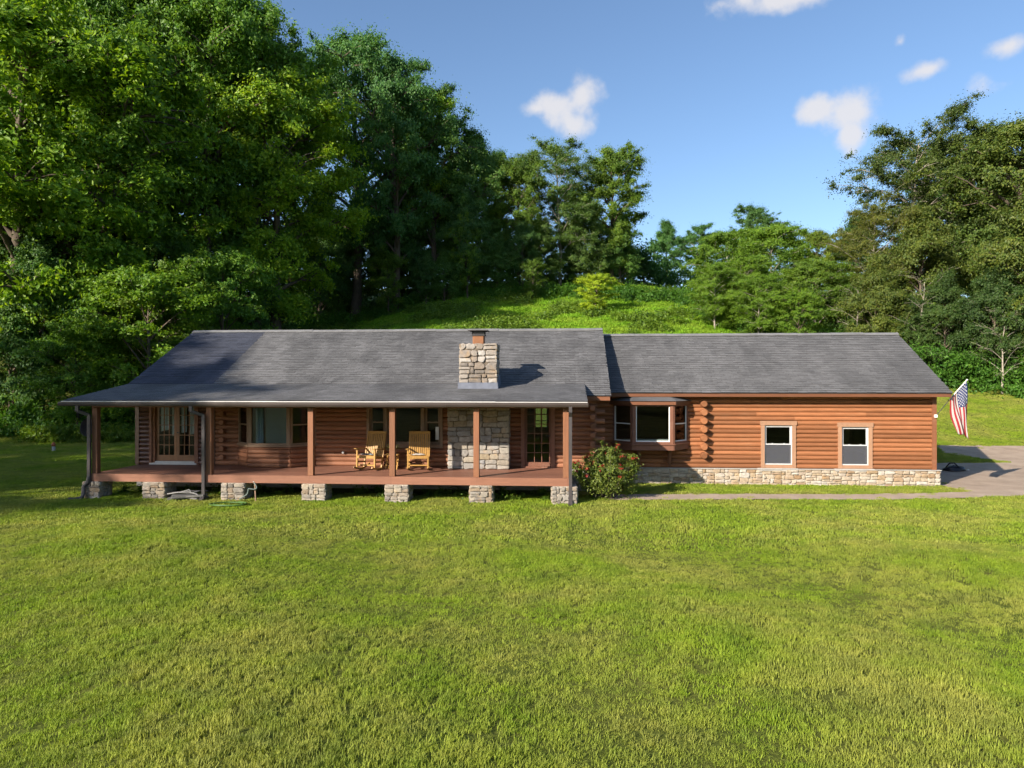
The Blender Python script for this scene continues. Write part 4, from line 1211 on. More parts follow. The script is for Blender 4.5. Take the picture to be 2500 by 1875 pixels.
def rocking_chair():
    t = empty('rocking_chair'); m = M['chair']
    W = .30
    for s in (-1, 1):
        x = s * W
        pts = [(x, -.42 + .92 * k / 10, .028 + .11 * ((k / 10 - .46) / .54) ** 2) for k in range(11)]
        mb = MB()
        for a, b in zip(pts[:-1], pts[1:]): mb.bar(a, b, .035, .05)
        mb.build('rocker', m, t)
        MB().bar((x, -.25, .06), (x, -.235, .63), .045, .055).build('front_leg', m, t)
        MB().bar((x, .17, .05), (x, .46, 1.14), .04, .05, up=(0, 1, 0)).build('back_post', m, t)
        mb = MB(); mb.bar((x + s * .02, -.34, .655), (x + s * .02, -.05, .64), .085, .025); mb.bar((x + s * .02, -.05, .64), (x + s * .01, .32, .615), .07, .025); mb.build('arm', m, t, bevel=.008)
        MB().bar((x, -.23, .25), (x, .21, .22), .03, .045).build('side_stretcher', m, t)
    for k in range(7):
        y = -.22 + .075 * k
        MB().bar((-W, y, .435 - .012 * k), (W, y, .435 - .012 * k), .06, .02).build('seat_slat', m, t)
    MB().bar((-W, -.255, .40), (W, -.255, .40), .03, .075).build('seat_rail', m, t)
    MB().bar((-W, .20, .33), (W, .20, .33), .03, .06).build('seat_rail', m, t)
    MB().bar((-W, .26, .40), (W, .26, .40), .03, .06).build('back_rail', m, t)
    MB().bar((-W - .03, .445, 1.10), (W + .03, .445, 1.10), .03, .10, up=(0, -.26, 1)).build('back_rail', m, t, bevel=.01)
    for k in range(9):
        x = -W + .06 + (2 * W - .12) * k / 8
        MB().bar((x, .255, .40), (x, .435, 1.06), .042, .016, up=(0, 1, 0)).build('back_slat', m, t)
    MB().bar((-W, -.23, .16), (W, -.23, .16), .028, .035).build('stretcher', m, t)
    return t


c1 = rocking_chair(); c1.location = (-5.93, 21.30, DECK_Z); c1.rotation_euler.z = math.radians(-14)
tag(c1, 'golden slatted rocking chair turned a little, the one before the log wall', 'rocking chair', 'rocking chairs on the porch')
c2 = copy_tree(c1); c2.location = (-4.44, 21.36, DECK_Z); c2.rotation_euler.z = math.radians(7)
tag(c2, 'golden slatted rocking chair beside the stone chimney, below the wide pane', 'rocking chair', 'rocking chairs on the porch')


def cushion(loc, rz, col, label):
    mb = MB(); n = 9
    for i in range(n):
        for j in range(n):
            u, v = i / (n - 1) * 2 - 1, j / (n - 1) * 2 - 1
            e = (1 - u ** 4) * (1 - v ** 4)
            mb.v.append((u * .22, v * .18, .01 + .05 * e ** .5 + .006 * math.sin(9 * u + 3 * v)))
    for i in range(n):
        for j in range(n):
            u, v = i / (n - 1) * 2 - 1, j / (n - 1) * 2 - 1; e = (1 - u ** 4) * (1 - v ** 4)
            mb.v.append((u * .22, v * .18, .01 - .01 * e ** .5))
    k = n * n
    for i in range(n - 1):
        for j in range(n - 1):
            a = i * n + j; mb.f.append((a, a + n, a + n + 1, a + 1)); mb.f.append((k + a, k + a + 1, k + a + n + 1, k + a + n))
    o = mb.build('seat_cushion', plain('cushion ' + label[:8], col, .95, var=.2, scale=40), None, True)
    o.location = loc; o.rotation_euler = (math.radians(-8), 0, rz); tag(o, label, 'cushion')


cushion((-5.95, 21.28, DECK_Z + .435), math.radians(-14), (.23, .24, .25), 'flat grey cushion on the chair by the log wall')
cushion((-4.44, 21.34, DECK_Z + .435), math.radians(7), (.40, .36, .32), 'thin pale cushion on the chair near the chimney')

# folding side table with a potted plant
t = empty('side_table', (-5.27, 21.42, DECK_Z)); tag(t, 'small golden folding side table with lower shelf between the rocking chairs', 'table')
for k in range(5): MB().box(-.2, .2, -.17 + k * .07, -.11 + k * .07, .44, .46).build('top_slat', M['chair'], t)
for k in range(3): MB().box(-.19, .19, -.10 + k * .07, -.04 + k * .07, .10, .118).build('shelf_slat', M['chair'], t)
for s in (-1, 1):
    MB().bar((s * .17, -.15, 0), (s * .17, .15, .44), .03, .03).build('leg', M['chair'], t); MB().bar((s * .14, .15, 0), (s * .14, -.15, .44), .03, .03).build('leg', M['chair'], t)
p = empty('potted_plant', (-5.27, 21.42, DECK_Z + .462)); tag(p, 'small dark potted plant on the side table', 'plant')
MB().lathe([(.06, 0), (.085, .11), (.095, .11), (.095, .125), (.08, .125)]).build('pot', M['iron'], p)
rg = np.random.default_rng(3); cc = rg.normal(0, 1, (160, 3)) * np.array([.09, .08, .06]) + np.array([0, 0, .21])
V, F_ = leaf_quads(rg, cc, rg.normal(0, 1, (160, 3)) + np.array([0, -.4, .8]), .07, .035)
o = bpy.data.objects.new('foliage', mesh_np('foliage', V, F_, M['leaf_bush'])); o.color = (.75, .45, .5, 1); link(o, p)

# hose stand by the second pier with a hose looped over it
st = empty('hose_stake', (-8.68, 19.42, 0)); tag(st, 'thin pale stake with a hook standing in the grass by a pier', 'stake')
MB().bar((0, 0, -.1), (-.03, 0, .52), .03, .03).build('shaft', M['trim_taupe'], st); MB().tube([(-.03, 0, .5), (-.05, -.05, .56), (-.02, -.09, .55)], .012, 6).build('hook', M['drip'], st)
hp = []
for k in range(40):
    a = k / 39
    hp.append((-8.70 + .10 * math.sin(a * 9.5) * (1 - a) - .42 * a ** 2, 19.36 - .02 * a, .50 - .16 * abs(math.sin(a * 6.2)) * (1 - a) - .46 * a ** 1.6 + .02))
hose_m = plain('grey green hose', (.11, .145, .13), .5)
h = MB().tube(hp, .017, 6).build('garden_hose', hose_m, None, True); tag(h, 'grey green hose looped over the stake and trailing to the ground', 'hose')
cp = []
for k in range(120):
    a = k / 119 * math.tau * 3.2; r = .34 + .05 * math.sin(a * .7)
    cp.append((-9.15 + 1.35 * r * math.cos(a), 18.72 + .8 * r * math.sin(a), float(ground_z(-9.15, 18.72)) + .05 + .006 * (k // 38)))
h = MB().tube(cp, .014, 6).build('garden_hose', plain('green hose', (.05, .115, .02), .5), None, True); tag(h, 'coiled green hose lying in the grass before the porch', 'hose')

# scrap pile under the deck
sp = empty('scrap_pile', (-10.85, 19.75, 0)); tag(sp, 'low pile of grey slabs and bent white pipe under the porch edge', 'scrap pile')
slab_m = plain('grey slab', (.12, .115, .105), .9, var=.35)
for x, y, z, a, b, r in ((-.22, 0, .03, .36, .26, .2), (.18, .06, .035, .30, .24, -.3), (-.05, -.08, .085, .34, .2, .5), (.30, -.06, .09, .26, .16, .1)):
    o = MB().box(-a, a, -b, b, -.028, .028).build('slab', slab_m, sp, bevel=.012); o.location = (x, y, z); o.rotation_euler = (HR.uniform(-.08, .08), HR.uniform(-.1, .1), r)
MB().tube([(-.55, -.12, .14), (-.2, -.14, .19), (.1, -.12, .20), (.35, -.16, .15), (.5, -.2, .06)], .018, 8).build('pipe', plain('dull white pipe', (.19, .185, .175), .6), sp, True)
MB().tube([(-.1, -.15, .21), (.1, -.1, .27), (.18, -.14, .18), (.42, -.05, .24)], .014, 8).build('pipe', plain('dull grey pipe', (.2, .2, .19), .6), sp, True)
MB().tube([(-.5, .05, .15), (.0, .1, .2), (.6, .02, .22)], .02, 6).build('pipe', M['iron'], sp, True)

# round grey dish behind the left corner post
dsh = empty('satellite_dish', (-13.98, 19.86, 2.03)); tag(dsh, 'dull grey dish hanging beside the far porch corner post', 'satellite dish')
o = MB().lathe([(.02, -.05), (.10, -.03), (.17, .0), (.205, .04), (.21, .045), (.17, .012), (.10, -.018), (.02, -.035)], sides=20).build('bowl', M['spout'], dsh, True); o.rotation_euler = (math.radians(80), math.radians(20), math.radians(55)); o.scale = (1, 1.35, 1)
MB().bar((.0, 0, .02), (.2, -.0, .20), .03, .03).build('bracket', M['spout'], dsh)

# small ornament on the far lawn
gz = float(ground_z(-25.1, 33.2)); orn = empty('lawn_ornament', (-25.1, 33.2, gz)); tag(orn, 'small orange topped white ornament standing on the shaded lawn', 'ornament')
MB().lathe([(.09, 0), (.10, .03), (.07, .07), (.085, .17), (.07, .24), (.035, .26)]).build('base', M['concrete'], orn, True)
MB().lathe([(.06, .25), (.10, .29), (.105, .34), (.07, .41), (.012, .46)]).build('top', plain('orange paint', (.30, .085, .03), .6), orn, True)

# T shaped pole behind the roof
gz = float(ground_z(4.9, 44)); tp = empty('clothesline_pole', (4.95, 44, gz)); tag(tp, 'thin grey green T shaped pole rising behind the main ridge', 'pole')
MB().tube([(0, 0, -.2), (0, 0, 3.95 + 1.3 - gz + .35)], .035, 8).build('shaft', plain('grey green paint', (.16, .22, .17), .5), tp)
MB().tube([(-.55, 0, 4.0 + 1.62 - gz), (.60, -.1, 3.55 + 1.62 - gz + .12)], .03, 8).build('crossbar', plain('grey green bar', (.18, .24, .19), .5), tp)

# black bundle on the drive
bb = empty('black_bundle', (14.75, 28.1, .02)); tag(bb, 'small black tarpaulin bundle lying on the shaded driveway', 'bundle')
mb = MB(); rg = np.random.default_rng(8)
nu, nv = 14, 7
for j in range(nv):
    for i in range(nu):
        a = i * math.tau / nu; f = j / (nv - 1); r = math.cos(f * 1.5) ** .6 * (1 + rg.uniform(-.15, .15))
        mb.v.append((.40 * r * math.cos(a), .26 * r * math.sin(a), .17 * math.sin(f * 1.5) * (1 + rg.uniform(-.2, .25))))
for j in range(nv - 1):
    for i in range(nu): mb.f.append((j * nu + i, j * nu + (i + 1) % nu, (j + 1) * nu + (i + 1) % nu, (j + 1) * nu + i))
mb.f.append(tuple(range((nv - 1) * nu, nv * nu)))
mb.build('tarpaulin', plain('black plastic', (.012, .012, .014), .35), bb, True)
MB().tube([(.05, -.2, .14), (-.1, -.15, .30), (-.22, -.05, .28), (-.28, .1, .1)], .025, 8).build('strap', plain('black strap', (.02, .02, .02), .5), bb, True)
MB().tube([(.30, -.22, .05), (.45, -.12, .04), (.50, .05, .03)], .018, 6).build('rope', M['drip'], bb, True)


# --- flag at the end of the wing
def flag_mat():
    m, nt, N, L = new_mat('striped flag cloth')
    out = N('ShaderNodeOutputMaterial'); p = N('ShaderNodeBsdfPrincipled'); tr = N('ShaderNodeBsdfTranslucent'); mx = N('ShaderNodeMixShader')
    uv = N('ShaderNodeUVMap'); uv.uv_map = 'cloth'; sp_ = N('ShaderNodeSeparateXYZ'); L(uv.outputs[0], sp_.inputs[0])
    U, V_ = sp_.outputs[0], sp_.outputs[1]

    def mth(op, a, b=None, c=None):
        k = N('ShaderNodeMath'); k.operation = op
        for i, x in enumerate((a, b, c)):
            if x is None: continue
            if hasattr(x, 'is_linked'): L(x, k.inputs[i])
            else: k.inputs[i].default_value = x
        return k.outputs[0]
    stripe = mth('LESS_THAN', mth('MODULO', mth('MULTIPLY', V_, 13.0), 2.0), 1.0)       # V = 0 is the top stripe
    col = mixc(N, L, 'MIX', stripe, (.44, .42, .40), (.30, .018, .028))
    canton = mth('MULTIPLY', mth('LESS_THAN', U, .40), mth('LESS_THAN', V_, 7 / 13))
    # 50 stars: rows of six and five, staggered
    a = mth('MULTIPLY', U, 12 / .40); b = mth('MULTIPLY', V_, 10 / (7 / 13))
    ia = mth('ROUND', a); ib = mth('ROUND', b)
    even = mth('COMPARE', mth('MODULO', mth('ADD', ia, ib), 2.0), 0.0, .1)
    da = mth('SUBTRACT', a, ia); db = mth('SUBTRACT', b, ib)
    dist = mth('SQRT', mth('ADD', mth('MULTIPLY', da, da), mth('MULTIPLY', db, db)))
    inside = mth('MULTIPLY', mth('MULTIPLY', mth('GREATER_THAN', a, .5), mth('LESS_THAN', a, 11.5)), mth('MULTIPLY', mth('GREATER_THAN', b, .5), mth('LESS_THAN', b, 9.5)))
    ang = mth('ARCTAN2', da, db)
    rad = mth('MULTIPLY_ADD', mth('COSINE', mth('MULTIPLY', ang, 5.0)), .14, .40)
    star = mth('MULTIPLY', mth('MULTIPLY', mth('LESS_THAN', dist, rad), even), inside)
    cc_ = mixc(N, L, 'MIX', star, (.014, .026, .11), (.48, .48, .48))
    c = mixc(N, L, 'MIX', canton, col, cc_)
    L(c, p.inputs['Base Color']); p.inputs['Roughness'].default_value = .8; L(c, tr.inputs['Color'])
    mx.inputs[0].default_value = .25; L(p.outputs[0], mx.inputs[1]); L(tr.outputs[0], mx.inputs[2]); L(mx.outputs[0], out.inputs[0])
    return m


fl = empty('flag', (11.96, 23.93, 2.26)); tag(fl, 'red white and blue striped flag hanging from an angled pole', 'flag')
P_b = Vector((0, -.02, .0)); tip = Vector((.76, -.40, 1.17)); low = Vector((.325, -.19, .53))
MB().tube([P_b, low], .012, 8).build('pole', M['iron'], fl); MB().tube([low, tip], .016, 8).build('pole', M['white'], fl)
MB().lathe([(.0, -.03), (.028, -.02), (.034, 0), (.028, .02), (.0, .03)], tip, 10).build('finial', M['drip'], fl, True)
o = MB().box(-.045, .045, -.06, .03, -.05, .05).build('bracket', M['white'], fl, bevel=.012)
nu, nv = 34, 22
V = np.zeros((nv, nu, 3)); UVs = np.zeros((nv, nu, 2))
top = tip * .98 + low * .02
for j in range(nv):
    s = j / (nv - 1)                       # 0 at the pole tip, 1 at the lower end of the hoist
    for i in range(nu):
        tt = i / (nu - 1)
        a = top.lerp(low, s)
        # the cloth hangs: the fly end gathers below the tip
        bx_ = .90 - .34 * s + .05 * math.sin(s * 3.1); bz = -.70 + .20 * s - .05 * math.sin(s * 9)
        e = tt ** .9
        x = a.x * (1 - e) + bx_ * e - .07 * math.sin(math.pi * tt) * (s - .1)
        z = a.z * (1 - tt) + bz * tt
        y = a.y * (1 - e) + (-.24) * e + (.075 * tt ** .6) * math.sin(s * 13 + tt * 2.0) + .03 * math.sin(s * 5 - tt * 7)
        V[j, i] = (x, y, z); UVs[j, i] = (tt, min(max(s, .001), .999))
idx = np.arange(nu * nv).reshape(nv, nu); Fq = np.stack([idx[:-1, :-1], idx[:-1, 1:], idx[1:, 1:], idx[1:, :-1]], -1).reshape(-1, 4)
me = mesh_np('cloth', V.reshape(-1, 3), Fq, flag_mat(), True)
ul = me.uv_layers.new(name='cloth'); ul.data.foreach_set('uv', UVs.reshape(-1, 2)[Fq.ravel()].astype(np.float32).ravel())
o = bpy.data.objects.new('cloth', me); link(o, fl)
md = o.modifiers.new('solid', 'SOLIDIFY'); md.thickness = .003

# ------------------------------------------------------------------ plants
def clump_leaves(rng, centers, radii, n, L, W, flat=.65, up=.55, shell=.45):
    """n leaves in soft, uneven sprays round the clump centres, a few strays between them"""
    w = radii ** 1.7; k = rng.choice(len(centers), n, p=w / w.sum())
    mid = centers.mean(0); out = centers - mid; out[:, 2] *= .4; out /= np.linalg.norm(out, axis=1, keepdims=True) + 1e-9
    out = out + rng.normal(0, .45, out.shape); out /= np.linalg.norm(out, axis=1, keepdims=True) + 1e-9
    d = rng.normal(0, 1, (n, 3)); ln = np.linalg.norm(d, axis=1, keepdims=True); d /= ln
    r = np.minimum(np.abs(rng.normal(0, .62, n)), 1.9)
    off = d * r[:, None]
    al = (off * out[k]).sum(1, keepdims=True)
    off = off + out[k] * al * .9
    off[:, 2] *= flat
    off[:, 2] -= .10 * (off[:, 0] ** 2 + off[:, 1] ** 2)
    off *= radii[k][:, None]
    nrm = d * .5 + out[k] * .55 + rng.normal(0, .45, (n, 3)); nrm[:, 2] += up * .6
    return leaf_quads(rng, centers[k] + off, nrm, L, W, .5)


def grow(seed, H=20.0, base=.22, rx=.27, nl=20, sub=4, cr=1.25, n=42000, L=.30, W=.18, prof='oval', rise=(.25, .8), bark='bark', leaf='leaf', flat=.65, tr=.022, droop=0.0, limb_r=1.0):
    """one kind of tree: returns trunk and crown mesh, standing on the origin"""
    rng = np.random.default_rng(seed); mb = MB()
    tp_ = [Vector((0, 0, -.6))]
    x = y = 0
    for k in range(1, 9):
        x += rng.normal(0, .012 * H / 2); y += rng.normal(0, .012 * H / 2); tp_.append(Vector((x, y, H * .93 * k / 8)))
    R0 = tr * H
    mb.tube(tp_, [R0 * (1.35 if k == 0 else 1) * (1 - .92 * k / 8) + .015 for k in range(9)], 8)

    def on_trunk(h):
        t = min(max(h / .93 * 8, 0), 7.999); i = int(t); return tp_[i].lerp(tp_[i + 1], t - i)
    P = {'oval': lambda t: math.sin(math.pi * min(max(t * .86 + .10, 0), 1)) ** .75, 'broad': lambda t: min(1, 1.5 * (1 - t) + .22) * (.75 + .25 * math.sin(t * 5)),
         'cone': lambda t: (1 - t) ** .8 * .95 + .08, 'vase': lambda t: .35 + .75 * math.sin(math.pi * min(t * .75 + .12, 1))}[prof]
    cs, rs = [], []
    for i in range(nl):
        f = (i + rng.uniform(.2, .8)) / nl; h = base + (.93 - base) * f ** .92
        az = i * 2.399 + rng.uniform(-.4, .4); r = rx * H * P(f) * rng.uniform(.72, 1.18)
        p0 = on_trunk(h); e = p0 + Vector((math.cos(az) * r, math.sin(az) * r, r * rng.uniform(*rise) - droop * r)); m = p0.lerp(e, .5) + Vector((0, 0, r * .14))
        pts = [p0, p0.lerp(m, .5) + Vector((0, 0, .02 * r)), m, m.lerp(e, .55), e]
        lr = limb_r * R0 * .34 * (1 - .55 * f) * (.5 + r / (rx * H)); mb.tube(pts, [lr, lr * .8, lr * .55, lr * .35, .02], 5, cap=False)
        for q, rr in ((.62, .8), (.82, .95), (1.0, 1.0)):
            c = m.lerp(e, (q - .5) * 2); cs.append(c + Vector(rng.normal(0, .3, 3))); rs.append(cr * rr * rng.uniform(.45, 1.3))
        for s in range(sub):
            q = rng.uniform(.3, .95); b0 = p0.lerp(m, q * 2) if q < .5 else m.lerp(e, (q - .5) * 2)
            a2 = az + rng.uniform(.5, 1.2) * (1 if s % 2 else -1); l2 = r * rng.uniform(.28, .55)
            b1 = b0 + Vector((math.cos(a2) * l2, math.sin(a2) * l2, l2 * rng.uniform(-.1, .7)))
            mb.tube([b0, b0.lerp(b1, .5) + Vector((0, 0, .08 * l2)), b1], [lr * .4, lr * .25, .015], 4, cap=False)
            cs.append(b1); rs.append(cr * rng.uniform(.4, 1.15))
            if rng.random() < .5: cs.append(b0.lerp(b1, .6) + Vector(rng.normal(0, .2, 3))); rs.append(cr * .7)
    for k in range(5): cs.append(on_trunk(.9) + Vector((rng.normal(0, .5), rng.normal(0, .5), H * .04 * k * .5))); rs.append(cr * rng.uniform(.7, 1))
    V, F_ = clump_leaves(rng, np.array([tuple(c) for c in cs]), np.array(rs), n, L, W, flat)
    return mb.mesh('trunk', M[bark], True), mesh_np('crown', V, F_, M[leaf])


KIND = {
    'maple': grow(1, 20, .14, .27, 30, 8, .92, 100000, .23, .145, 'oval'),
    'poplar': grow(2, 24, .16, .20, 34, 7, .92, 100000, .23, .145, 'oval', (.4, 1.0)),
    'oak': grow(3, 22, .18, .26, 30, 8, .95, 90000, .23, .14, 'oval', (.3, .8), leaf='leaf_dark'),
    'open': grow(4, 22, .16, .25, 34, 9, .85, 95000, .18, .11, 'vase', (.3, .9), bark='bark_pale', leaf='leaf_dark', limb_r=.7, tr=.012),
    'layer': grow(5, 12, .08, .40, 32, 8, .85, 80000, .20, .10, 'oval', (.25, .6), flat=.45, bark='bark_pale', tr=.015),
    'young': grow(6, 8, .08, .30, 26, 6, .42, 34000, .15, .09, 'oval', (.4, 1.1), tr=.014),
    'dense': grow(7, 16, .03, .30, 36, 8, .85, 90000, .23, .14, 'broad', leaf='leaf_dark', tr=.015),
    'snag': grow(9, 12, .10, .30, 16, 5, .5, 900, .16, .09, 'vase', (.2, 1.0), bark='bark_pale', tr=.012, limb_r=.8),
    'slim': grow(8, 18, .34, .19, 26, 7, .70, 40000, .20, .125, 'oval', bark='bark_pale', tr=.0105, limb_r=.8),
}
BASE_H = {}
for k_, (t_, c_) in KIND.items():
    z_ = np.empty(len(c_.vertices) * 3, np.float32); c_.vertices.foreach_get('co', z_); BASE_H[k_] = float(np.percentile(z_[2::3], 99.6))


def plant_tree(name, kind, x, y, h, tint, label, cat='tree', group=None, wide=1.0, rz=None):
    tr_, cr_ = KIND[kind]
    t = empty(name, (x, y, float(ground_z(x, y)))); s = h / BASE_H[kind]
    t.rotation_euler.z = (x * 12.9898 + y * 78.233) % 6.283 if rz is None else rz; t.scale = (s * wide, s * wide, s)
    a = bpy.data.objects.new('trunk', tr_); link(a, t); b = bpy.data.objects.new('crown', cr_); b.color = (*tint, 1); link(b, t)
    tag(t, label, cat, group)
    return t


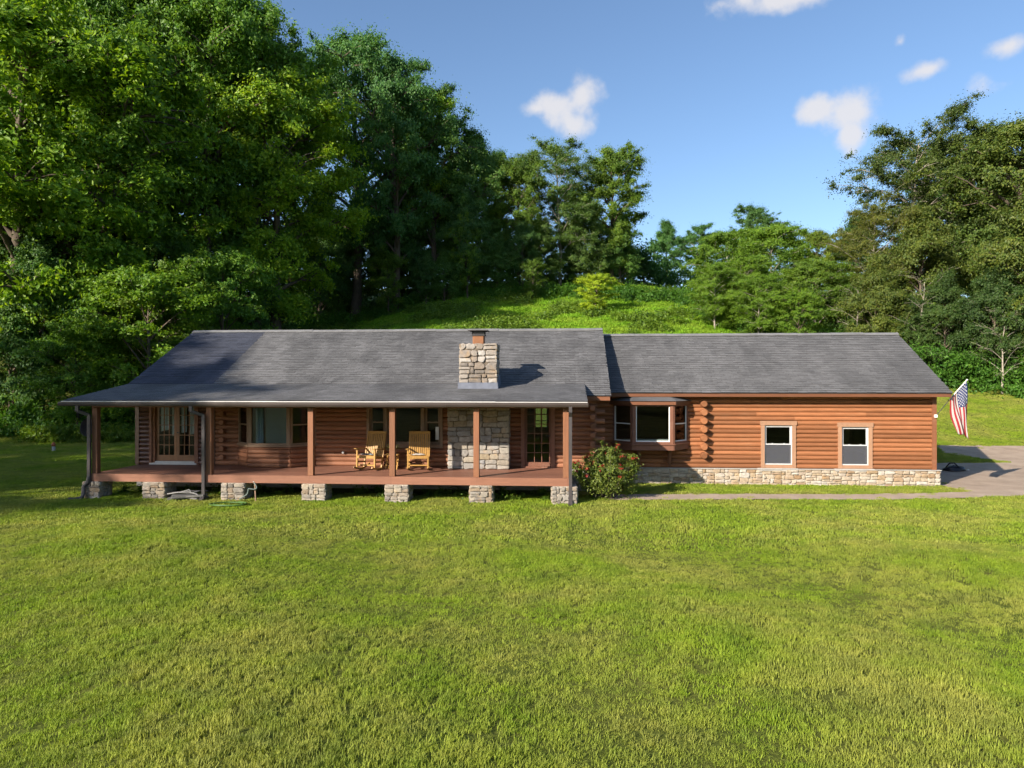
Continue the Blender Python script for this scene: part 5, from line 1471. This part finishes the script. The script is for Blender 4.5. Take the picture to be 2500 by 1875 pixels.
TREES = [
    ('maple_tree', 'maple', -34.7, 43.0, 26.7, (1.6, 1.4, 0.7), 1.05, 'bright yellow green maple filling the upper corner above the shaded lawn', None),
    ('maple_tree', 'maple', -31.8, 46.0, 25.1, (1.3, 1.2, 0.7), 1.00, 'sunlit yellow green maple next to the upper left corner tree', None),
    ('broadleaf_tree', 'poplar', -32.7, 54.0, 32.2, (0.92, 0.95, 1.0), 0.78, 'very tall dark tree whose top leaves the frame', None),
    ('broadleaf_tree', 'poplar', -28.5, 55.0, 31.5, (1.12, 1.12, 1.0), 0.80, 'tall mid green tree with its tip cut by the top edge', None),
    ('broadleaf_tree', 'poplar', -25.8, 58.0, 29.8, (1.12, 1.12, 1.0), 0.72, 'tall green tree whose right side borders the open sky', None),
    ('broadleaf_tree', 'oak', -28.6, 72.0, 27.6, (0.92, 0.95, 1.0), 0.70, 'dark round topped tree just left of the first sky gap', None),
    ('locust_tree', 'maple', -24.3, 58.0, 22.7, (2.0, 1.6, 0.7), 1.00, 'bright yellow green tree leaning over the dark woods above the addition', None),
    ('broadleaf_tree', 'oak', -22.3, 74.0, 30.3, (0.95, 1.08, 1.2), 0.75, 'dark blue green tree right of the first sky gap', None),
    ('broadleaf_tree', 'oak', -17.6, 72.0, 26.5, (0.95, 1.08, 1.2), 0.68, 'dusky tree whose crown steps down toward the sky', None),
    ('slender_tree', 'slim', -15.8, 76.0, 23.3, (1.9, 1.6, 0.8), 0.90, 'slender light green tree with a pale bare trunk', None),  # tint brightened in place of sun that taller trees block
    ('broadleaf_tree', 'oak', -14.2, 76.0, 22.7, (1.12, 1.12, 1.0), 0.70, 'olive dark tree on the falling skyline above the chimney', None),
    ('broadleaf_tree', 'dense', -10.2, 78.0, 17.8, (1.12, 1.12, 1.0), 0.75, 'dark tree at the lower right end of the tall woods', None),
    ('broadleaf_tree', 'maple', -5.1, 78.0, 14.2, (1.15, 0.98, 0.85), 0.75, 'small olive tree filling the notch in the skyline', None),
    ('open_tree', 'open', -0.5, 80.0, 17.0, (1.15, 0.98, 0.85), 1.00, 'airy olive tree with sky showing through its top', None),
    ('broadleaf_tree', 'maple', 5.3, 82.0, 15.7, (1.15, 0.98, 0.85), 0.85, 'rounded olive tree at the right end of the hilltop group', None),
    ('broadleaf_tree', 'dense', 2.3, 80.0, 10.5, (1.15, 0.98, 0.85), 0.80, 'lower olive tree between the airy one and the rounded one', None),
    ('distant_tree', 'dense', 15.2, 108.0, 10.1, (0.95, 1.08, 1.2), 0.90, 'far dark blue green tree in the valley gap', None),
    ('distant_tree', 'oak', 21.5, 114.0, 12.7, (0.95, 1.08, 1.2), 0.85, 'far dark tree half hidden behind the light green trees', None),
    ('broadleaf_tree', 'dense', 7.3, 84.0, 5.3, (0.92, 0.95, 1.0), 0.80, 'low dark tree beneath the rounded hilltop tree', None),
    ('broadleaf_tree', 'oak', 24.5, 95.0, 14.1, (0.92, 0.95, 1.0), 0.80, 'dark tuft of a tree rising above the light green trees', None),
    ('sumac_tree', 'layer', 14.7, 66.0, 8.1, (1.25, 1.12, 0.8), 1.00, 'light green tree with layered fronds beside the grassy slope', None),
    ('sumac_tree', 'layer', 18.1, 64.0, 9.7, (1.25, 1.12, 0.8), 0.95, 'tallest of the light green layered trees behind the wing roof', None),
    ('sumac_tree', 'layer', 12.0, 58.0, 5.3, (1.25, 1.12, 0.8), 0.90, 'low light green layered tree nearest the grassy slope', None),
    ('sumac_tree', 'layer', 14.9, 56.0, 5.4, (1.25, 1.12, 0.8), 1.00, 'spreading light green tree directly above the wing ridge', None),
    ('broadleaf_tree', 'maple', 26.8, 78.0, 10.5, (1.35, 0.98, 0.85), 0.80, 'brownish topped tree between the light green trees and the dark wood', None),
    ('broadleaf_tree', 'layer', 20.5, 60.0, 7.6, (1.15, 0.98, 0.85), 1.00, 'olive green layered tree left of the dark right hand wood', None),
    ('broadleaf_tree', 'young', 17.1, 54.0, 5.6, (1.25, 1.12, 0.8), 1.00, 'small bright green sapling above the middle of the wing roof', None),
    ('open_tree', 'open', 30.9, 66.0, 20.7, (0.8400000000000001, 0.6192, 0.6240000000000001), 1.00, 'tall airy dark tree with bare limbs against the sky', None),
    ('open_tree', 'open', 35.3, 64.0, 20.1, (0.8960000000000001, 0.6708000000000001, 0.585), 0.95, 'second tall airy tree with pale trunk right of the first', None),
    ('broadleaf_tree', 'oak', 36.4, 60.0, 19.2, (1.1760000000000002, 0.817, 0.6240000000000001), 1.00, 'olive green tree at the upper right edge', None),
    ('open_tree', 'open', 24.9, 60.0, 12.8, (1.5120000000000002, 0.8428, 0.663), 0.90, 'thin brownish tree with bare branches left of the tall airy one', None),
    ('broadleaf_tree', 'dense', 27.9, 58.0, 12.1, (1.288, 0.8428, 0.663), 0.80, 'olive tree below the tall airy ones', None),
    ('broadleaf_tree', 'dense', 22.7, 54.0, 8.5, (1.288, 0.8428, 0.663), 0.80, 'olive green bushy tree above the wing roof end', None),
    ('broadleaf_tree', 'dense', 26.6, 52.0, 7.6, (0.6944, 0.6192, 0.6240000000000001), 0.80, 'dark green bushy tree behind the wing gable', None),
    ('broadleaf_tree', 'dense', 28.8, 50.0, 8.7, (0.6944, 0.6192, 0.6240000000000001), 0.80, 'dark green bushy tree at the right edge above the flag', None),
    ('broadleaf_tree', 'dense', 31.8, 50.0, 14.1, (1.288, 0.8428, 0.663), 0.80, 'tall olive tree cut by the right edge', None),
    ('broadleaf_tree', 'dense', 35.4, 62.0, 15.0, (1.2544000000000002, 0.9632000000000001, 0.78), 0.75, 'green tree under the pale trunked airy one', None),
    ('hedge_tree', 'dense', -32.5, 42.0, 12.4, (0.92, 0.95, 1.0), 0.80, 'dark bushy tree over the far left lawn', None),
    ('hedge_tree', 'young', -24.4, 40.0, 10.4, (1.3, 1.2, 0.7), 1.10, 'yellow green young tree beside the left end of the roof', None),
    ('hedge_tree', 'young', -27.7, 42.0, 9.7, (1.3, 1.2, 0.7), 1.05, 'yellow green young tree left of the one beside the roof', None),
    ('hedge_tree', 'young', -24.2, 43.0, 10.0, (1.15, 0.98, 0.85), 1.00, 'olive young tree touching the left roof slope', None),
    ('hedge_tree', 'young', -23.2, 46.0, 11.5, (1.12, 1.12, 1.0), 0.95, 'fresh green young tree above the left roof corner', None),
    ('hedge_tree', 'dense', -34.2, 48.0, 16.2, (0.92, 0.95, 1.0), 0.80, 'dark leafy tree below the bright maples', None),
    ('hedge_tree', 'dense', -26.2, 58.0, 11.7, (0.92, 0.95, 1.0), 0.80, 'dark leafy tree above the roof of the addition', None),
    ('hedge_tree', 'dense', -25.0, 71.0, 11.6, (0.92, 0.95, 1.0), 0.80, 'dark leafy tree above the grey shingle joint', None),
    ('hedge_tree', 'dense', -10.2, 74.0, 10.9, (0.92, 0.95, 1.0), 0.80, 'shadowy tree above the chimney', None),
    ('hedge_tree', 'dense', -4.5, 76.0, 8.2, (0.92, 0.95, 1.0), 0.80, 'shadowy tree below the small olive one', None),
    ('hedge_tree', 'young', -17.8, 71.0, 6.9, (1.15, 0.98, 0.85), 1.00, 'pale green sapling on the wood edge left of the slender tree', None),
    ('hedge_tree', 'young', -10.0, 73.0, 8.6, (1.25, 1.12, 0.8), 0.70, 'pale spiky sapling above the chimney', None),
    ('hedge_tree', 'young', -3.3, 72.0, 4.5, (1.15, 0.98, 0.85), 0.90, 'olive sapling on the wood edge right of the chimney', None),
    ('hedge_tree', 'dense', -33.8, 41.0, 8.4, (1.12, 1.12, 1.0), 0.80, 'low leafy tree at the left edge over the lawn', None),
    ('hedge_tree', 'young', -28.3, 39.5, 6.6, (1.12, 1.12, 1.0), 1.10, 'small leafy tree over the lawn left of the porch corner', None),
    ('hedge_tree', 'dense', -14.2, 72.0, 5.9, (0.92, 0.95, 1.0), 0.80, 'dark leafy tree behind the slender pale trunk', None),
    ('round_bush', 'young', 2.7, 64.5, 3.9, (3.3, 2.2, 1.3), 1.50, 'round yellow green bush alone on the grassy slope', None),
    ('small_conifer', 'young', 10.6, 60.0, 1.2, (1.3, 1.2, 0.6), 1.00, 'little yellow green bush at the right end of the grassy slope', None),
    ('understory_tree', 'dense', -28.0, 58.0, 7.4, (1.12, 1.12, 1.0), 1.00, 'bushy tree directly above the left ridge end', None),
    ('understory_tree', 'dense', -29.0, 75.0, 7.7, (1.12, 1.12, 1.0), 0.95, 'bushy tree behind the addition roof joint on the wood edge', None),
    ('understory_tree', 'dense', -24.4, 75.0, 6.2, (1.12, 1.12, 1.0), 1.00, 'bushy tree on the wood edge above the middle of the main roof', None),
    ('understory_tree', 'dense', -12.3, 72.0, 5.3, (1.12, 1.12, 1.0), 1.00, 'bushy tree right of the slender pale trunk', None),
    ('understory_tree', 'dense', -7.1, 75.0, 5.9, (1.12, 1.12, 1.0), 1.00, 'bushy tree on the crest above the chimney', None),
    ('understory_tree', 'dense', -2.5, 78.0, 7.5, (1.15, 0.98, 0.85), 1.00, 'bushy olive tree on the crest left of the airy tree', None),
    ('understory_tree', 'dense', 1.6, 80.0, 5.3, (1.15, 0.98, 0.85), 1.00, 'bushy olive tree on the crest under the airy tree', None),
    ('understory_tree', 'dense', 6.3, 82.0, 8.0, (1.12, 1.12, 1.0), 0.90, 'bushy tree on the crest under the rounded olive tree', None),
    ('understory_tree', 'dense', 9.8, 90.0, 4.0, (0.92, 0.95, 1.0), 1.10, 'low dark bushy tree at the right foot of the hilltop group', None),
    ('understory_tree', 'layer', 14.5, 60.0, 6.1, (1.25, 1.12, 0.8), 1.10, 'middle light green tree of the fronded group', None),
    ('understory_tree', 'dense', 20.1, 66.0, 5.5, (1.15, 0.98, 0.85), 1.00, 'olive bushy tree behind the small bright sapling', None),
    ('understory_tree', 'dense', 23.0, 60.0, 6.4, (1.15, 0.98, 0.85), 1.00, 'olive bushy tree behind the right part of the wing roof', None),
    ('understory_tree', 'dense', 25.0, 54.0, 5.8, (0.784, 0.6880000000000001, 0.6240000000000001), 1.00, 'green bushy tree above the wing gable peak', None),
    ('understory_tree', 'dense', 28.5, 52.0, 5.3, (0.784, 0.6880000000000001, 0.6240000000000001), 0.90, 'green bushy tree behind the flag pole', None),
    ('understory_tree', 'dense', 30.0, 50.0, 4.3, (0.672, 0.645, 0.6240000000000001), 0.90, 'dark bushy tree over the right lawn edge', None),
    ('understory_tree', 'dense', -31.2, 50.0, 14.5, (1.12, 1.12, 1.0), 0.90, 'mid green bushy tree behind the young yellow green ones', None),
    ('dead_tree', 'snag', 25.5, 53.0, 8.1, (1.15, 0.98, 0.85), 1.00, 'pale bare dead tree before the dark wood above the wing gable', None),
    ('dead_tree', 'snag', 28.4, 48.5, 6.0, (1.15, 0.98, 0.85), 1.00, 'pale bare dead tree at the right edge over the lawn', None),
    ('dead_tree', 'snag', 22.6, 57.0, 6.7, (1.15, 0.98, 0.85), 0.90, 'pale bare dead tree left of the wing gable peak', None),
    ('understory_tree', 'dense', -27.7, 80.0, 13.9, (1.12, 1.12, 1.0), 0.90, 'leafy tree closing the gap left of the dark blue green tree', None),
    ('understory_tree', 'dense', -23.3, 79.0, 12.7, (1.12, 1.12, 1.0), 0.90, 'leafy tree under the dark blue green crown', None),
    ('understory_tree', 'dense', -18.9, 82.0, 13.0, (1.12, 1.12, 1.0), 0.90, 'leafy tree under the dusky stepped crown', None),
]
for nm_, kd_, x_, y_, h_, ti_, wd_, lb_, gr_ in TREES:
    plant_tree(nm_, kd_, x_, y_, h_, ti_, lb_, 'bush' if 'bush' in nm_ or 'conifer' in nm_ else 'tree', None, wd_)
BACK = [
    ('oak', -53.9, 60.0, 34.8),
    ('dense', -47.1, 62.0, 34.2),
    ('poplar', -43.5, 66.0, 35.9),
    ('oak', -39.9, 74.0, 31.9),
    ('dense', -18.5, 88.0, 20.0),
    ('poplar', -8.2, 90.0, 16.6),
    ('oak', 28.0, 92.0, 8.4),
    ('dense', 33.3, 84.0, 12.0),
    ('poplar', 39.5, 80.0, 15.1),
    ('oak', 43.6, 78.0, 18.2),
    ('dense', 46.6, 74.0, 17.9),
    ('poplar', 0.6, 96.0, 13.1),
    ('oak', -43.5, 50.0, 25.2),
    ('dense', -42.7, 46.0, 18.8),
    ('poplar', 39.6, 58.0, 17.5),
]
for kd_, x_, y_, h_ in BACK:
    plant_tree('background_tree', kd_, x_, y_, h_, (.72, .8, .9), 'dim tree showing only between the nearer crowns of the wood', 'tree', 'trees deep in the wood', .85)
# trees beyond the left edge whose shade falls on lawn and roof, and a row across the lawn that the panes mirror
for kd_, x_, y_, h_, lb_ in (('maple', -35.2, 1.0, 18.4, 'broad tree beyond the left edge whose shade dapples the addition roof'),
                             ('oak', -41.0, 8.5, 20.0, 'broad tree beyond the left edge shading the far left lawn'),
                             ('oak', -39.6, 4.4, 20.5, 'dense tree beyond the left edge whose shade lies across the left lawn'),
                             ('maple', -44.5, 17.5, 18.0, 'tree beyond the left edge nearest the left woods')):
    plant_tree('shade_tree', kd_, x_, y_, h_, (1, 1, .9), lb_, 'tree', None, 1.05)
for kd_, x_, y_, h_ in (('maple', -26, -52, 13), ('oak', -12, -55, 15), ('maple', 2, -50, 14), ('oak', 16, -54, 15), ('maple', 30, -52, 13), ('dense', -40, -60, 12)):
    plant_tree('far_row_tree', kd_, x_, y_, h_, (1, 1, .9), 'tree of the row across the lawn mirrored in the panes', 'tree', 'trees across the lawn', 1.1)


# undergrowth along the edge of the woods: one uncountable mass of leaves
def undergrowth():
    rng = np.random.default_rng(77); cs, rs = [], []

    def line(pts, n, spread, r0, r1, hmax):
        for k in range(n):
            i = rng.integers(0, len(pts) - 1); t = rng.random(); x = pts[i][0] * (1 - t) + pts[i + 1][0] * t + rng.normal(0, spread); y = pts[i][1] * (1 - t) + pts[i + 1][1] * t + abs(rng.normal(0, spread))
            r = rng.uniform(r0, r1); cs.append((x, y, float(ground_z(x, y)) + rng.uniform(.1, hmax))); rs.append(r)
    line([(-46, 38), (-34, 39), (-26, 39.5), (-19, 41), (-14, 44)], 260, 1.0, .5, 1.2, 1.6)
    line([(-28, 50), (-28, 57), (-25, 69), (-17, 71.5), (-12, 74), (-4.5, 73), (4, 72), (10, 68), (14, 72)], 380, 1.0, .5, 1.2, 1.3)
    line([(13, 62), (15, 59), (19, 57), (24, 51), (29, 48.5), (34, 47.5), (42, 47)], 360, 1.5, .5, 1.4, 2.4)
    line([(29, 47.5), (34, 45.5), (40, 44.5)], 80, .9, .3, .8, .7)
    V, F_ = clump_leaves(rng, np.array(cs), np.array(rs), 170000, .22, .13, .7)
    o = bpy.data.objects.new('undergrowth', mesh_np('undergrowth', V, F_, M['leaf'])); o.color = (.72, .86, .9, 1); link(o)
    tag(o, 'tangled leafy undergrowth along the edge of the woods', 'undergrowth', kind='stuff')
    cs, rs = [], []
    line([(-34, 74), (-24, 80), (-14, 84), (-4, 86), (6, 88), (14, 90), (22, 92), (30, 84), (36, 76)], 210, 2.0, 1.2, 2.6, 4.0)
    V, F_ = clump_leaves(rng, np.array(cs), np.array(rs), 60000, .34, .2, .8)
    o = bpy.data.objects.new('thicket', mesh_np('thicket', V, F_, M['leaf_dark'])); o.color = (.7, .85, .95, 1); link(o); tag(o, 'dark thicket closing the woods behind the crest of the slope', 'thicket', kind='stuff')
    cs, rs = [], []
    line([(-30, 37.2), (-24, 37.6), (-17, 38.6)], 120, .5, .25, .55, .7)
    V, F_ = clump_leaves(rng, np.array(cs), np.array(rs), 16000, .20, .085, .9)
    o = bpy.data.objects.new('weeds', mesh_np('weeds', V, F_, M['weed'])); o.color = (.95, .95, .95, 1); link(o); tag(o, 'bright weeds between the left lawn and the woods', 'weeds', kind='stuff')
    cs, rs = [], []
    for k in range(46):
        x = rng.uniform(-13.4, .0); y = rng.uniform(20.1, 21.4); cs.append((x, y, .08)); rs.append(rng.uniform(.12, .26))
    V, F_ = clump_leaves(rng, np.array(cs), np.array(rs), 3200, .10, .05, .9)
    o = bpy.data.objects.new('porch_weeds', mesh_np('porch_weeds', V, F_, M['weed'])); o.color = (.8, .8, .9, 1); link(o); tag(o, 'dark leafy weeds growing in the gap under the porch', 'weeds', kind='stuff')


undergrowth()


def flowering_bush():
    rng = np.random.default_rng(21); b = empty('flowering_bush', (1.13, 20.72, 0)); tag(b, 'bushy green shrub with red blossoms at the right end of the porch', 'bush')
    cs, rs, mb = [], [], MB()
    for k in range(46):
        az = rng.uniform(0, 6.283); r = 1.0 * math.sqrt(rng.random()); h = (1.50 - .55 * (r / 1.05) ** 2) * rng.uniform(.75, 1.06)
        top_ = Vector((r * math.cos(az), r * .85 * math.sin(az), h)); b0 = Vector((top_.x * .25, top_.y * .25, -.05)); m = b0.lerp(top_, .55) + Vector((top_.x * .12, top_.y * .12, .05))
        mb.tube([b0, m, top_], [.014, .009, .004], 5, cap=False)
        for q, rr in ((.45, .17), (.65, .18), (.85, .16), (1.0, .11)):
            cs.append(tuple(b0.lerp(top_, q) + Vector(rng.normal(0, .05, 3)))); rs.append(rr * rng.uniform(.8, 1.3))
    mb.build('stems', M['bark'], b)
    V, F_ = clump_leaves(rng, np.array(cs), np.array(rs), 21000, .085, .038, .9, .5, .5); V[:, 2] = np.maximum(V[:, 2], .01)
    o = bpy.data.objects.new('foliage', mesh_np('foliage', V, F_, M['leaf_bush'])); o.color = (1.3, 1.15, .85, 1); link(o, b)
    tips = [c for c in cs if c[2] > .62]; tips = [tips[i] for i in rng.choice(len(tips), 48, replace=False)]
    cc_ = np.array(tips) + np.array([0, -.09, .07]); V, F_ = clump_leaves(rng, cc_, np.full(len(cc_), .045), 1250, .055, .04, .9, .3, .5)
    o = bpy.data.objects.new('blossoms', mesh_np('blossoms', V, F_, M['blossom'])); o.color = (1, 1, 1, 1); link(o, b)


flowering_bush()
